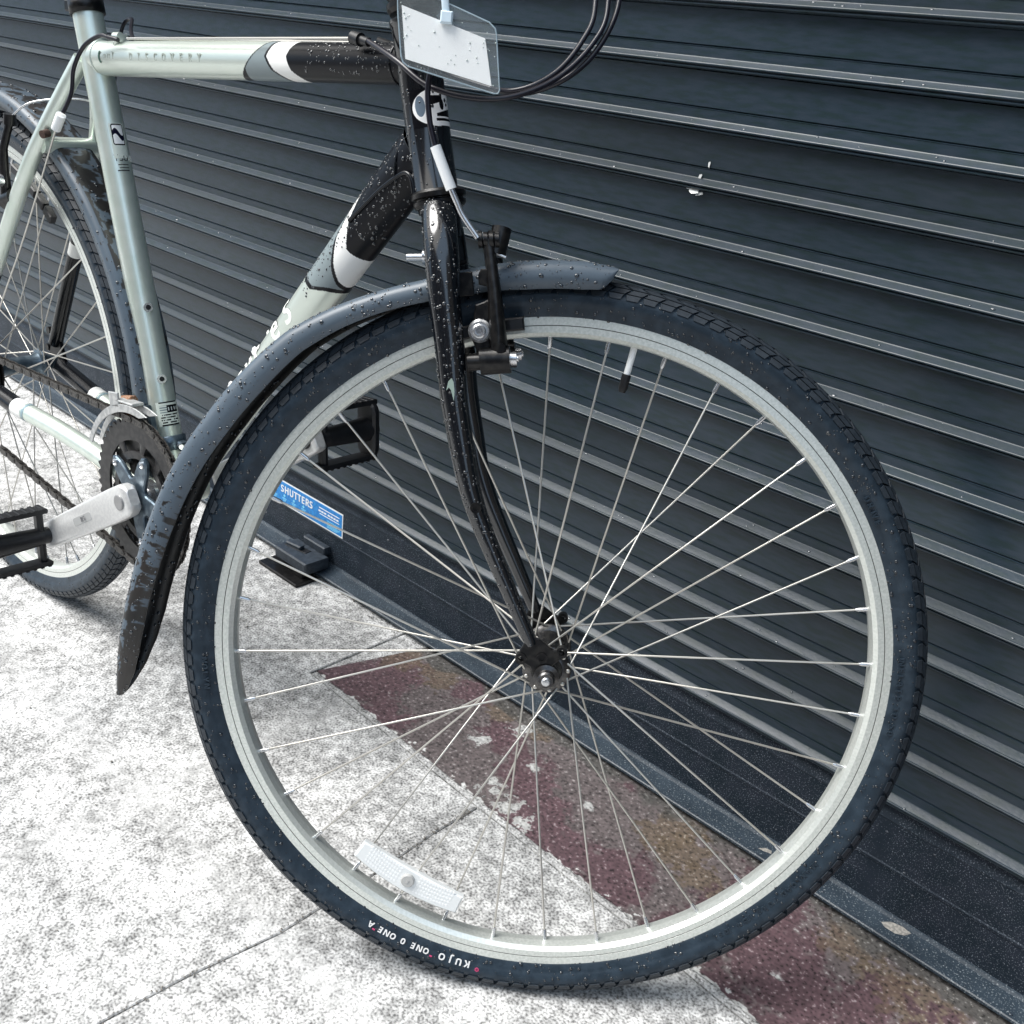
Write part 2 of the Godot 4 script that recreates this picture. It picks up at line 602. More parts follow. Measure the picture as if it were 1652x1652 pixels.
func build_street() -> void:
	# the far side of the pavement: kerb, road and the plain building opposite, all behind the camera
	var kb := put("kerb", flat_poly(PackedVector2Array([Vector2(-40, 2.384), Vector2(40, 2.384), Vector2(40, 2.52), Vector2(-40, 2.52)]), -0.3, 0.0, 0.012), M.grit, self)
	tag(kb, "pale stone kerb along the pavement edge", "kerb", "", "structure")
	var rd := put("road", flat_poly(PackedVector2Array([Vector2(-60, 2.52), Vector2(60, 2.52), Vector2(60, 60), Vector2(-60, 60)]), -0.4, -0.12), worn(s(56, 57, 59), s(68, 68, 69), 0.8, 0.0, 1.0, 78), self)
	tag(rd, "dark asphalt road beyond the kerb", "road", "", "structure")
	var b := holder("opposite_building", self, Transform3D(Basis.IDENTITY, Vector3(2.0, -0.12, 10.5)))
	tag(b, "plain brown brick building across the road", "building", "", "structure")
	var st := new_st()
	add_box(st, Vector3(19.0, 7.2, 0.3), Vector3(0, 3.6, 0.35), Basis.IDENTITY, 0.01)
	part("wall", st, worn(s(96, 80, 72), s(122, 104, 94), 0.9, 0.0, 0.6, 79), b)
	for fl in 2:
		for k in 6:
			var w := new_st()
			add_box(w, Vector3(1.5, 1.7, 0.1), Vector3(-7.6 + 3.0 * k, 1.7 + 3.1 * fl, 0.17), Basis.IDENTITY, 0.02)
			var o := part("window", w, M.white_paint, b)
			var g := new_st()
			add_box(g, Vector3(1.3, 1.5, 0.02), Vector3(-7.6 + 3.0 * k, 1.7 + 3.1 * fl, 0.105), Basis.IDENTITY, 0.004)
			part("pane", g, M.black_gloss, o)

func margin_paint() -> ImageTexture:
	var w := 1600
	var h := 220
	var n1 := noise(0.012, 61, 4).get_image(w, h)
	var n2 := noise(0.06, 62, 4).get_image(w, h)
	var n3 := noise(0.18, 63, 2).get_image(w, h)
	var red := Color(0.40, 0.315, 0.335)
	var ochre := Color(0.455, 0.395, 0.325)
	var grey := Color(0.425, 0.39, 0.39)
	var pale := Color(0.80, 0.80, 0.79)
	# wear patches where they lie on the strip: x, z, radius, paint
	var patches := [[-0.465, 0.185, 0.07, 0], [-0.375, 0.19, 0.05, 0], [-0.43, 0.12, 0.06, 0], [-0.36, 0.125, 0.04, 2], [-0.255, 0.172, 0.065, 2], [-0.325, 0.055, 0.035, 0], [-0.465, 0.075, 0.035, 1], [-0.40, 0.07, 0.03, 1],
		[-0.27, 0.06, 0.025, 1], [-0.23, 0.10, 0.035, 0], [-0.225, 0.07, 0.012, 3], [-0.246, 0.13, 0.012, 3], [-0.16, 0.205, 0.03, 2], [-0.143, 0.135, 0.05, 0], [-0.09, 0.19, 0.06, 0], [-0.04, 0.205, 0.06, 0], [-0.205, 0.05, 0.022, 1],
		[-0.038, 0.13, 0.035, 2], [-0.047, 0.075, 0.045, 2], [-0.10, 0.085, 0.04, 2], [0.04, 0.185, 0.05, 0], [0.03, 0.072, 0.035, 1], [0.065, 0.09, 0.035, 1], [0.102, 0.112, 0.035, 1], [0.105, 0.168, 0.035, 2], [-0.06, 0.02, 0.03, 0], [-0.15, 0.05, 0.03, 2],
		[0.13, 0.21, 0.04, 0], [0.228, 0.156, 0.09, 0], [0.27, 0.068, 0.035, 1], [0.309, 0.088, 0.03, 1], [0.32, 0.13, 0.05, 0], [0.366, 0.092, 0.045, 1], [0.42, 0.15, 0.08, 0], [0.5, 0.1, 0.06, 0], [0.17, 0.08, 0.05, 0], [-0.161, 0.19, 0.016, 3], [-0.13, 0.196, 0.015, 3], [-0.099, 0.203, 0.012, 3], [-0.175, 0.182, 0.012, 3], [-0.159, 0.116, 0.009, 3], [-0.226, 0.068, 0.012, 3], [0.237, 0.166, 0.006, 3], [-0.066, 0.116, 0.006, 3], [0.2, 0.22, 0.04, 0], [0.3, 0.2, 0.06, 0]]
	var tones := [red, ochre, grey, pale]
	var mrg := [Vector2(-0.53, 0.205), Vector2(-0.153, 0.218), Vector2(0.1, 0.2245), Vector2(0.26, 0.233), Vector2(0.6, 0.242), Vector2(1.6, 0.242)]
	var img := Image.create(w, h, false, Image.FORMAT_RGB8)
	for y in h:
		var z := 0.25 * y / h
		for x in w:
			var wx := -0.52 + 2.02 * x / w
			var a := n1.get_pixel(x, y).r
			var b := n2.get_pixel(x, y).r
			var f := n3.get_pixel(x, y).r
			var c := red if wx > 0.45 else grey
			for p in patches:
				var dx: float = wx - p[0]
				if absf(dx) > 0.14: continue
				var dz: float = z - p[1]
				var d: float = sqrt(dx * dx + dz * dz) / p[2] + (b - 0.5) * (2.4 if p[3] == 3 else 1.1) + (a - 0.5) * 1.1 + (f - 0.5) * (1.0 if p[3] == 3 else 0.3)
				var hard := 9.0 if p[3] == 3 else 3.2
				if d < 1.05: c = c.lerp(tones[p[3]], clampf((1.05 - d) * hard, 0.0, 0.62 if p[3] == 1 else 1.0))
			if z < 0.055 + (a - 0.5) * 0.05: c = c.lerp(Color(0.34, 0.335, 0.325), clampf((0.06 + (a - 0.5) * 0.05 - z) * 60.0, 0.0, 0.85))  # ground shadow under the rail, painted into the strip colour
			var ze := 0.242
			for k in mrg.size() - 1:
				if wx >= mrg[k].x and wx <= mrg[k + 1].x: ze = lerpf(mrg[k].y, mrg[k + 1].y, (wx - mrg[k].x) / (mrg[k + 1].x - mrg[k].x))
			var chip := 0.0012 + maxf(0.0, b - 0.62) * 0.05 + maxf(0.0, a - 0.60) * 0.03
			if z > ze - chip: c = pale
			var v := 0.92 + (f - 0.5) * 0.40 + (b - 0.5) * 0.30
			if f < 0.25: v -= 0.30
			if f > 0.80: c = c.lerp(pale, 0.45)
			img.set_pixel(x, y, Color(clampf(c.r * v, 0, 1), clampf(c.g * v, 0, 1), clampf(c.b * v, 0, 1)))
	img.generate_mipmaps()
	return ImageTexture.create_from_image(img)

# ---------------------------------------------------------------- roller shutter
const PITCH := 0.0589
func build_shutter() -> void:
	var sh := holder("roller_shutter", self, Transform3D(Basis.IDENTITY, Vector3(-0.6, 0, 0)))
	tag(sh, "dark slate roller shutter of horizontal metal slats behind the bicycle", "roller shutter")
	var turn := Basis(Vector3(0, 0, 1), Vector3(0, 1, 0), Vector3(-1, 0, 0))
	var prof := [Vector2(-0.006, PITCH - 0.0122), Vector2(0.0, PITCH - 0.0122), Vector2(0.0, 0.0126), Vector2(-0.0022, 0.0115), Vector2(0.0005, 0.0106), Vector2(0.0, 0.0100), Vector2(0.0, 0.0008), Vector2(0.0006, 0.0),
		Vector2(0.0082, -0.0046), Vector2(0.0089, -0.0044), Vector2(0.0098, -0.0046), Vector2(0.0104, -0.0053), Vector2(0.0104, -0.0062), Vector2(0.0096, -0.0069), Vector2(0.0066, -0.0073), Vector2(0.0064, -0.0080), Vector2(0.0080, -0.0083), Vector2(0.0088, -0.0089), Vector2(0.0088, -0.0098), Vector2(0.0080, -0.0105), Vector2(0.0030, -0.0113), Vector2(-0.006, -0.0116)]
	var st := new_st()
	add_prism(st, PackedVector2Array(prof), -3.2, 3.9, 0.0, Transform3D(turn, Vector3.ZERO))
	var m := commit(st)
	for k in 39:
		put("slat", m, M.slats[(k * 7 + int(k / 3)) % 4], sh, Transform3D(Basis(Vector3.BACK, rng.randf_range(-0.00025, 0.00025)) * Basis(Vector3.RIGHT, rng.randf_range(-0.012, 0.012)), Vector3(0, 0.868 + 0.0589 * (26 - k), rng.randf_range(-0.0004, 0.0004))))
	var rail := new_st()
	var rp := PackedVector2Array([Vector2(-0.006, 0.1468), Vector2(-0.001, 0.1468), Vector2(-0.001, 0.1400), Vector2(0.0036, 0.1325), Vector2(0.0042, 0.1315), Vector2(0.0035, 0.1300), Vector2(0.0035, 0.0755), Vector2(0.0046, 0.0742), Vector2(0.0046, 0.0715), Vector2(0.0035, 0.0702), Vector2(0.0035, 0.0165), Vector2(0.0032, 0.0072), Vector2(-0.006, 0.0072)])
	add_prism(rail, rp, -3.2, 3.9, 0.0, Transform3D(turn, Vector3.ZERO))
	var r := part("bottom_rail", rail, M.rail, sh)
	var seal := new_st()
	add_box(seal, Vector3(7.1, 0.0068, 0.018), Vector3(-0.35, 0.0034, 0.012), Basis.IDENTITY, 0.0005)
	part("rubber_seal", seal, M.black_plastic, r)
	var fp := PackedVector2Array([Vector2(0.0034, 0.0185), Vector2(0.0046, 0.0165), Vector2(0.0070, 0.0135), Vector2(0.0350, 0.0112), Vector2(0.0364, 0.0102), Vector2(0.0364, 0.0070), Vector2(0.0034, 0.0070)])
	var flg := new_st()
	add_prism(flg, fp, -3.2, 3.9, 0.0, Transform3D(turn, Vector3.ZERO))
	var fo := part("foot_flange", flg, M.flange, r)
	# bare patch where the paint has been knocked off the flange
	var b3 := Basis(Vector3.RIGHT, Vector3.FORWARD, Vector3.UP)
	for q in [[0.895, 0.0165, [[-0.014, 0.002], [-0.006, -0.006], [0.006, -0.009], [0.017, -0.007], [0.013, 0.001], [0.004, 0.006], [-0.008, 0.006]]], [0.735, 0.021, [[-0.010, 0.004], [-0.004, -0.003], [0.004, -0.004], [0.006, 0.0], [-0.002, 0.003]]]]:
		var poly := PackedVector2Array()
		for e in q[2]: poly.append(Vector2(e[0], -e[1]))
		var scuff := new_st()
		add_prism(scuff, poly, 0.0, 0.0004, 0.0, Transform3D(b3.rotated(Vector3.RIGHT, 0.082), Vector3(q[0], 0.01335 - 0.0821 * (q[1] - 0.007), q[1])))
		part("bare_patch", scuff, worn(s(132, 130, 126), s(168, 164, 156), 0.7, 0.0, 20.0, 91), r)
	build_sticker(sh)
	build_lock(sh)
	# pale flecks of bird lime on one slat
	var fl := new_st()
	for q in [[0.464, 0.7375, 0.0055, 0.0085, 0.004], [0.471, 0.735, 0.0046, 0.004, 0.003], [0.458, 0.7392, 0.0048, 0.004, 0.0015], [0.4665, 0.7525, 0.0004, 0.002, 0.0026], [0.475, 0.766, 0.0004, 0.0012, 0.004]]:
		var poly := PackedVector2Array()
		for k in 12:
			var a := TAU * k / 12
			poly.append(Vector2(cos(a) * q[3], sin(a) * q[4]) * rng.randf_range(0.6, 1.25))
		var tilt := Basis(Vector3.RIGHT, -0.75) if q[2] > 0.003 else Basis.IDENTITY
		add_prism(fl, poly, 0.0, 0.0005, 0.0, Transform3D(tilt, Vector3(q[0], q[1], q[2] + 0.0004)))
	part("bird_lime", fl, M.white_paint, sh)
	# rain beads on the sloping lips and the rail
	var mm := MultiMesh.new()
	mm.transform_format = MultiMesh.TRANSFORM_3D
	var sm := SphereMesh.new()
	sm.radius = 1.0; sm.height = 2.0; sm.radial_segments = 10; sm.rings = 6
	mm.mesh = sm
	mm.instance_count = 900
	for i in 900:
		var k := rng.randi_range(-3, 12)
		var t := rng.randf()
		var p := Vector3(rng.randf_range(-1.2, 1.5), 0.868 - PITCH * k - 0.0046 * t, 0.0007 + 0.0076 * t)
		var nrm := Vector3(0, 0.85, 0.52)
		if i % 4 == 0:
			p.y = rng.randf_range(0.02, 0.125); p.z = 0.0036; nrm = Vector3.BACK
		if i % 9 == 1:
			p.y = 0.0119; p.z = rng.randf_range(0.012, 0.034); nrm = Vector3.UP
		var rr := rng.randf_range(0.0006, 0.0016) * (1.7 if rng.randf() < 0.06 else 1.0)
		mm.set_instance_transform(i, Transform3D(Basis(Quaternion(Vector3.UP, nrm)).scaled_local(Vector3(rr * rng.randf_range(0.9, 1.7), rr * 0.5, rr)), p))
	var mi := MultiMeshInstance3D.new()
	mi.name = "raindrops"
	mi.multimesh = mm
	mi.material_override = M.drop_slate
	sh.add_child(mi, true)
	mi.set_meta("kind", "stuff")
	# the wall that holds it
	var wall := holder("shop_wall", self)
	tag(wall, "grey rendered shop wall framing the roller shutter", "wall", "", "structure")
	var wm := worn(s(120, 122, 124), s(142, 143, 143), 0.85, 0.0, 1.0, 95, 0.3, 0.7, 0.8)
	var w := new_st()
	add_box(w, Vector3(12, 3.0, 0.3), Vector3(0, 3.93, -0.12), Basis.IDENTITY, 0.01)
	part("lintel", w, wm, wall)
	for x: float in [-5.75, 4.3]:
		var q := new_st()
		add_box(q, Vector3(2.5 if x < 0 else 3.4, 2.72, 0.3), Vector3(x, 1.06, -0.12), Basis.IDENTITY, 0.01)
		part("pier", q, wm, wall)
	# unseen pier added past the end of the shutter to shade its right side
	var ret := new_st()
	add_box(ret, Vector3(0.7, 2.44, 1.25), Vector3(2.15, 1.19, 0.62), Basis.IDENTITY, 0.012)
	part("added_shade_pier", ret, worn(s(74, 72, 71), s(92, 90, 88), 0.8, 0.0, 1.2, 96, 0.3, 0.7, 0.8), wall)
	var back := new_st()
	add_box(back, Vector3(8, 2.5, 0.02), Vector3(-0.9, 1.25, -0.26), Basis.IDENTITY, 0.001)
	part("inner_back", back, M.black_plastic, wall)

func build_sticker(sh: Node3D) -> void:
	var z := 0.0038
	var x0 := -0.358
	var x1 := -0.1137
	var y0 := 0.0762
	var y1 := 0.1212
	var w := x1 - x0
	var h := y1 - y0
	var st := new_st()
	add_prism(st, rect(w, h), 0.0, 0.0004, 0.0, Transform3D(Basis.IDENTITY, Vector3((x0 + x1) / 2, (y0 + y1) / 2, z)))
	var o := part("sticker", st, M.white_plastic, sh)
	o.set_meta("label", "blue shutter maker's sticker with white border on the bottom rail")
	var blue := worn(s(22, 122, 196), s(34, 140, 214), 0.45, 0.0, 12.0, 98)
	var f := new_st()
	add_prism(f, rect(w - 0.005, h - 0.0055), 0.0, 0.0003, 0.0, Transform3D(Basis.IDENTITY, Vector3((x0 + x1) / 2, (y0 + y1) / 2, z + 0.0004)))
	part("print_field", f, blue, o)
	put("heading", words("SHUTTERS", 0.0135, 0.0002, ["Droid Sans"], true), M.white_plastic, o, Transform3D(Basis.IDENTITY.scaled(Vector3(1.05, 1, 1)), Vector3(-0.243, 0.1055, z + 0.0009)))
	# emblem, small print and rules: too small to read in the picture
	var cy := mat(s(130, 210, 240), 0.5)
	var e := new_st()
	var px := Vector3(0, 0, z + 0.0007)
	for k in 4:
		add_prism(e, round_rect(0.005 - 0.0006 * (k % 3), 0.0028, 0.001), 0.0, 0.0002, 0.0, Transform3D(Basis(Vector3.BACK, 0.5 * k), px + Vector3(-0.317 + 0.0065 * (k % 2) - 0.003, 0.1095 - 0.005 * int(k / 2), 0)))
	for k in 5:
		add_prism(e, round_rect(0.005, 0.0045, 0.0008), 0.0, 0.0002, 0.0, Transform3D(Basis(Vector3.BACK, PI / 4), px + Vector3(-0.335 + 0.028 * k, 0.0935, 0)))
		for q in 3:
			add_prism(e, rect(0.013 - 0.003 * q, 0.0011), 0.0, 0.0002, 0.0, Transform3D(Basis.IDENTITY, px + Vector3(-0.335 + 0.028 * k, 0.0885 - 0.0025 * q, 0)))
	for q in 6:
		add_prism(e, rect(0.036 - 0.004 * (q % 3), 0.0011), 0.0, 0.0002, 0.0, Transform3D(Basis.IDENTITY, px + Vector3(-0.138 - 0.002 * (q % 3), 0.0935 - 0.0023 * q, 0)))
	part("small_print", e, cy, o)
	var l := new_st()
	for q in 7:
		add_prism(l, rect(0.0062, 0.0030), 0.0, 0.0002, 0.0, Transform3D(Basis.IDENTITY, px + Vector3(-0.177 + 0.0078 * q + (0.002 if q > 2 else 0.0), 0.1045, 0)))
	add_prism(l, rect(0.056, 0.0016), 0.0, 0.0002, 0.0, Transform3D(Basis.IDENTITY, px + Vector3(-0.151, 0.1105, 0)))
	add_prism(l, rect(0.054, 0.0014), 0.0, 0.0002, 0.0, Transform3D(Basis.IDENTITY, px + Vector3(-0.150, 0.0995, 0)))
	part("contact_line", l, M.white_plastic, o)

func build_lock(sh: Node3D) -> void:
	var o := holder("bullet_lock", sh, Transform3D(Basis.IDENTITY, Vector3(-0.185, 0, 0)))
	o.set_meta("label", "black steel floor lock gripping the shutter's bottom rail")
	var b := new_st()
	add_box(b, Vector3(0.088, 0.020, 0.050), Vector3(0.008, 0.0270, 0.040), Basis.IDENTITY, 0.0025)
	add_box(b, Vector3(0.060, 0.014, 0.014), Vector3(0.012, 0.0430, 0.012), Basis.IDENTITY, 0.002)
	part("body", b, M.lock_steel, o)
	var slot := new_st()
	add_box(slot, Vector3(0.050, 0.0012, 0.014), Vector3(-0.006, 0.0374, 0.038), Basis(Vector3.UP, 0.15), 0.0003)
	part("slot", slot, M.black_plastic, o)
	var t := new_st()
	add_box(t, Vector3(0.034, 0.009, 0.013), Vector3(-0.012, 0.0400, 0.039), Basis(Vector3.UP, 0.15), 0.002)
	part("bolt", t, M.lock_steel, o)
	var k := new_st()
	add_box(k, Vector3(0.108, 0.006, 0.046), Vector3(0.000, 0.0032, 0.062), Basis.IDENTITY, 0.001)
	add_box(k, Vector3(0.030, 0.012, 0.018), Vector3(0.030, 0.0115, 0.056), Basis.IDENTITY, 0.002)
	part("floor_keep", k, M.dark_metal, o)

# ---------------------------------------------------------------- droplets
func wet(o: MeshInstance3D, count: int, seed_: int, rmin: float, rmax: float, towards := Vector3(0.6, 0.6, 0.6), cut := 0.1, water: Material = null, keep = null) -> void:
	# rain beads on the faces of a mesh that look to the sky or the street
	var g := RandomNumberGenerator.new()
	g.seed = seed_
	var arr := o.mesh.surface_get_arrays(0)
	var v: PackedVector3Array = arr[Mesh.ARRAY_VERTEX]
	var idx = arr[Mesh.ARRAY_INDEX]
	var ids := PackedInt32Array()
	if idx != null and idx.size() > 0: ids = idx
	else:
		for i in v.size(): ids.append(i)
	var glob: Basis = o.transform.basis
	var p: Node = o.get_parent()
	while p is Node3D and p != self:
		glob = (p as Node3D).transform.basis * glob
		p = p.get_parent()
	var inv := glob.inverse()
	var tw := towards.normalized()
	var acc := PackedFloat32Array()
	var tri := PackedInt32Array()
	var tot := 0.0
	for i in range(0, ids.size(), 3):
		var c := (v[ids[i + 2]] - v[ids[i]]).cross(v[ids[i + 1]] - v[ids[i]])
		var ar := c.length()
		if ar < 1e-10: continue
		if (glob * (c / ar)).dot(tw) < cut: continue
		if keep != null and not keep.call(v[ids[i]]): continue
		tot += ar
		acc.append(tot); tri.append(i)
	if tri.size() == 0: return
	var mm := MultiMesh.new()
	mm.transform_format = MultiMesh.TRANSFORM_3D
	var sm := SphereMesh.new()
	sm.radius = 1.0; sm.height = 2.0; sm.radial_segments = 10; sm.rings = 6
	mm.mesh = sm
	mm.instance_count = count
	for k in count:
		var i := tri[acc.bsearch(g.randf() * tot)]
		var a := g.randf()
		var b := g.randf()
		if a + b > 1.0:
			a = 1.0 - a; b = 1.0 - b
		var p0 := v[ids[i]]
		var e1 := v[ids[i + 1]] - p0
		var e2 := v[ids[i + 2]] - p0
		var n := e2.cross(e1).normalized()
		var r := lerpf(rmin, rmax, pow(g.randf(), 2.5))
		var bas := Basis(Quaternion(Vector3.UP, n)) if n.y > -0.99 else Basis.FLIP_Y
		bas = bas * Basis(Vector3.UP, g.randf() * TAU)
		mm.set_instance_transform(k, Transform3D(bas.scaled_local(Vector3(r * g.randf_range(0.9, 1.4), r * 0.55, r)), p0 + e1 * a + e2 * b + n * r * 0.12))
	var mi := MultiMeshInstance3D.new()
	mi.name = "raindrops"
	mi.multimesh = mm
	mi.material_override = water if water else M.drop_black
	mi.set_meta("kind", "stuff")
	o.add_child(mi, true)

# ---------------------------------------------------------------- bicycle
const BB := Vector3(0.437, -0.038, 0.0)
func F(x: float, y: float, z := 0.0) -> Vector3:      # frame measurements -> bicycle node
	return Vector3(x, y + OY, z)
func G(p: Array) -> Vector3:                           # place in the street -> bicycle node
	return bike_inv * Vector3(p[0], p[1], p[2])

func build_bicycle() -> void:
	var bike := holder("bicycle", self, bike_xf)
	tag(bike, "silver and black town bicycle with its front wheel turned to the shutter", "bicycle")
	build_front_wheel(bike)
	build_rear_wheel(bike)
	build_frame(bike)
	build_fork(bike)
	build_front_fender(bike)
	build_rear_fender(bike)
	build_front_brake(bike)
	build_rear_brake(bike)
	build_drivetrain(bike)
	build_cables(bike)
	build_top(bike)

const CROWN := 0.3328
const GIRTH := 0.0168
func tyre_profile() -> Array:
	var out := [Vector2(0.3160, -0.0116), Vector2(0.3178, -0.0136)]
	for k in 25:
		var a := deg_to_rad(-128.0 + 256.0 * k / 24.0)
		var g := GIRTH - (0.0013 if absf(a) < deg_to_rad(74.0) else 0.0)
		out.append(Vector2(CROWN + g * cos(a) * (1.0 if cos(a) > 0.0 else 0.93), g * 1.06 * sin(a)))
	out.append_array([Vector2(0.3178, 0.0136), Vector2(0.3160, 0.0116)])
	return out

func lug(st: SurfaceTool, poly: Array, hgt: float) -> void:
	# raised tread block: poly of Vector2(angle round the wheel, degrees down from the crown)
	var low := PackedVector3Array()
	var top := PackedVector3Array()
	for q in poly:
		var f := deg_to_rad(q.y)
		for e in [[low, GIRTH - 0.0020], [top, GIRTH + hgt]]:
			var r: float = CROWN + e[1] * cos(f)
			e[0].append(Vector3(cos(q.x) * r, sin(q.x) * r, e[1] * 1.06 * sin(f)))
	grid(st, [low, top], true, -1)
	fan(st, top, false)

func make_wheel(w: Node3D, hub_len: float, rear: bool) -> MeshInstance3D:
	var st := new_st()
	lathe(st, tyre_profile(), 220, false)
	lathe(st, [Vector2(0.3160, 0.0118), Vector2(0.3160, -0.0118)], 220, false)
	var tyre := part("tyre", st, M.rubber, w)
	# tread: two rows of slanted diamond blocks and a row of shoulder blocks each side
	var tr := new_st()
	var n := 140
	for k in n:
		var a := TAU * k / n
		var d := TAU / n
		var blocks := [[[0.06, 2.0], [0.86, 2.0], [1.24, 16.0], [0.44, 16.0]], [[0.48, 20.0], [1.28, 20.0], [0.90, 37.0], [0.10, 37.0]], [[0.06, 41.0], [0.90, 41.0], [1.22, 57.0], [0.38, 57.0]], [[0.42, 60.0], [1.26, 60.0], [1.20, 76.0], [0.56, 76.0]]]
		for bl in blocks:
			var right := []
			var left := []
			for q in bl:
				right.append(Vector2(a + d * q[0], q[1]))
				left.append(Vector2(a + d * q[0], -q[1]))
			left.reverse()
			lug(tr, right, 0.0010)
			lug(tr, left, 0.0010)
	var tread := part("tread", tr, M.tread, w)
	tread.set_meta("kind", "stuff")
	# rim: brake tracks with a wear groove, box section underneath
	var rp := [Vector2(0.3165, 0.0122), Vector2(0.3165, 0.0105), Vector2(0.3125, 0.0100), Vector2(0.3120, -0.0100), Vector2(0.3165, -0.0105), Vector2(0.3165, -0.0122),
		Vector2(0.3094, -0.0122), Vector2(0.3090, -0.0115), Vector2(0.3086, -0.0122), Vector2(0.3030, -0.0122), Vector2(0.2995, -0.0085), Vector2(0.2985, 0.0), Vector2(0.2995, 0.0085), Vector2(0.3030, 0.0122), Vector2(0.3086, 0.0122), Vector2(0.3090, 0.0115), Vector2(0.3094, 0.0122)]
	rp.reverse()
	var rs := new_st()
	lathe(rs, rp, 200, true, range(17))
	var rim := part("rim", rs, M.rim, w)
	var gs := new_st()
	for side: float in [-1.0, 1.0]:
		var gp := [Vector2(0.3086, 0.0121 * side), Vector2(0.3094, 0.0121 * side)]
		lathe(gs, gp, 200, false)
	part("wear_groove", gs, M.rim_dark, w)
	# hub
	var hs := new_st()
	var fl := 0.034
	var hp: Array = [Vector2(0.0001, -hub_len), Vector2(0.0075, -hub_len), Vector2(0.0085, -hub_len + 0.006), Vector2(0.013, -fl - 0.007), Vector2(0.0145, -fl - 0.003), Vector2(0.0215, -fl - 0.0018), Vector2(0.0225, -fl), Vector2(0.0215, -fl + 0.0016), Vector2(0.0165, -fl + 0.004), Vector2(0.0130, -fl + 0.012), Vector2(0.0125, 0.0), Vector2(0.0130, fl - 0.012), Vector2(0.0165, fl - 0.004), Vector2(0.0215, fl - 0.0016), Vector2(0.0225, fl), Vector2(0.0215, fl + 0.0018), Vector2(0.0145, fl + 0.003), Vector2(0.013, fl + 0.007), Vector2(0.0085, hub_len - 0.006), Vector2(0.0075, hub_len), Vector2(0.0001, hub_len)]
	lathe(hs, hp, 32, false, [3, 5, 8, 14, 16])
	part("hub", hs, M.spider if rear else M.hub_metal, w)
	return tyre

func lace(w: Node3D, phase: float) -> void:
	var kinds := {}
	for k in 36:
		var side := 1.0 if k % 2 == 0 else -1.0
		var lead := 1.0 if int(k / 2) % 2 == 0 else -1.0
		var a := deg_to_rad(phase + 10.0 * k)
		var h := a + lead * deg_to_rad(62.0)
		var p := Vector3(cos(a) * 0.3000, sin(a) * 0.3000, side * 0.0022)
		var q := Vector3(cos(h) * 0.0195, sin(h) * 0.0195, side * (0.034 + 0.0022 * lead))
		var t := new_st()
		var e := q + (p - q).normalized() * 0.002
		tube(t, PackedVector3Array([q + Vector3(0, 0, -side * lead * 0.003), e, p]), 0.0010, 8)
		add_ball(t, q + Vector3(0, 0, side * 0.0030 if lead < 0 else -side * 0.0030), 0.0022, 0.6)
		if lead < 0.0: add_ball(t, Vector3(q.x, q.y, side * 0.0362), 0.0021, 0.7)
		var o := part("spoke", t, M.spoke, w)
		var np := new_st()
		var u := (q - p).normalized()
		tube(np, PackedVector3Array([p - u * 0.002, p + u * 0.009, p + u * 0.0115]), [0.0021, 0.0021, 0.0013], 8)
		put("nipple", commit(np), M.steel, w)

func arc_text(w: Node3D, called: String, txt: String, deg0: float, step_deg: float, r: float, z: float, h: float, m: Material, outward := true, depth := 0.0004) -> void:
	# letters set one by one round a sidewall; heads point outwards (reading clockwise) or inwards
	var a := deg0
	for ch in txt:
		if ch == " ":
			a += step_deg * (0.6 if outward else -0.6) * -1.0
			continue
		var ra := deg_to_rad(a)
		var up := Vector3(cos(ra), sin(ra), 0) * (1.0 if outward else -1.0)
		var right := up.cross(Vector3.BACK)
		put(called, words(ch, h, depth, ["Droid Sans"], true), m, w, Transform3D(Basis(right, up, Vector3.BACK), Vector3(cos(ra) * r, sin(ra) * r, z)))
		var wd := 0.55 if ch in ["I", "1", "l", "i", "(", ")", ","] else (1.25 if ch in ["M", "W"] else 1.0)
		a -= step_deg * wd * (1.0 if outward else -1.0)

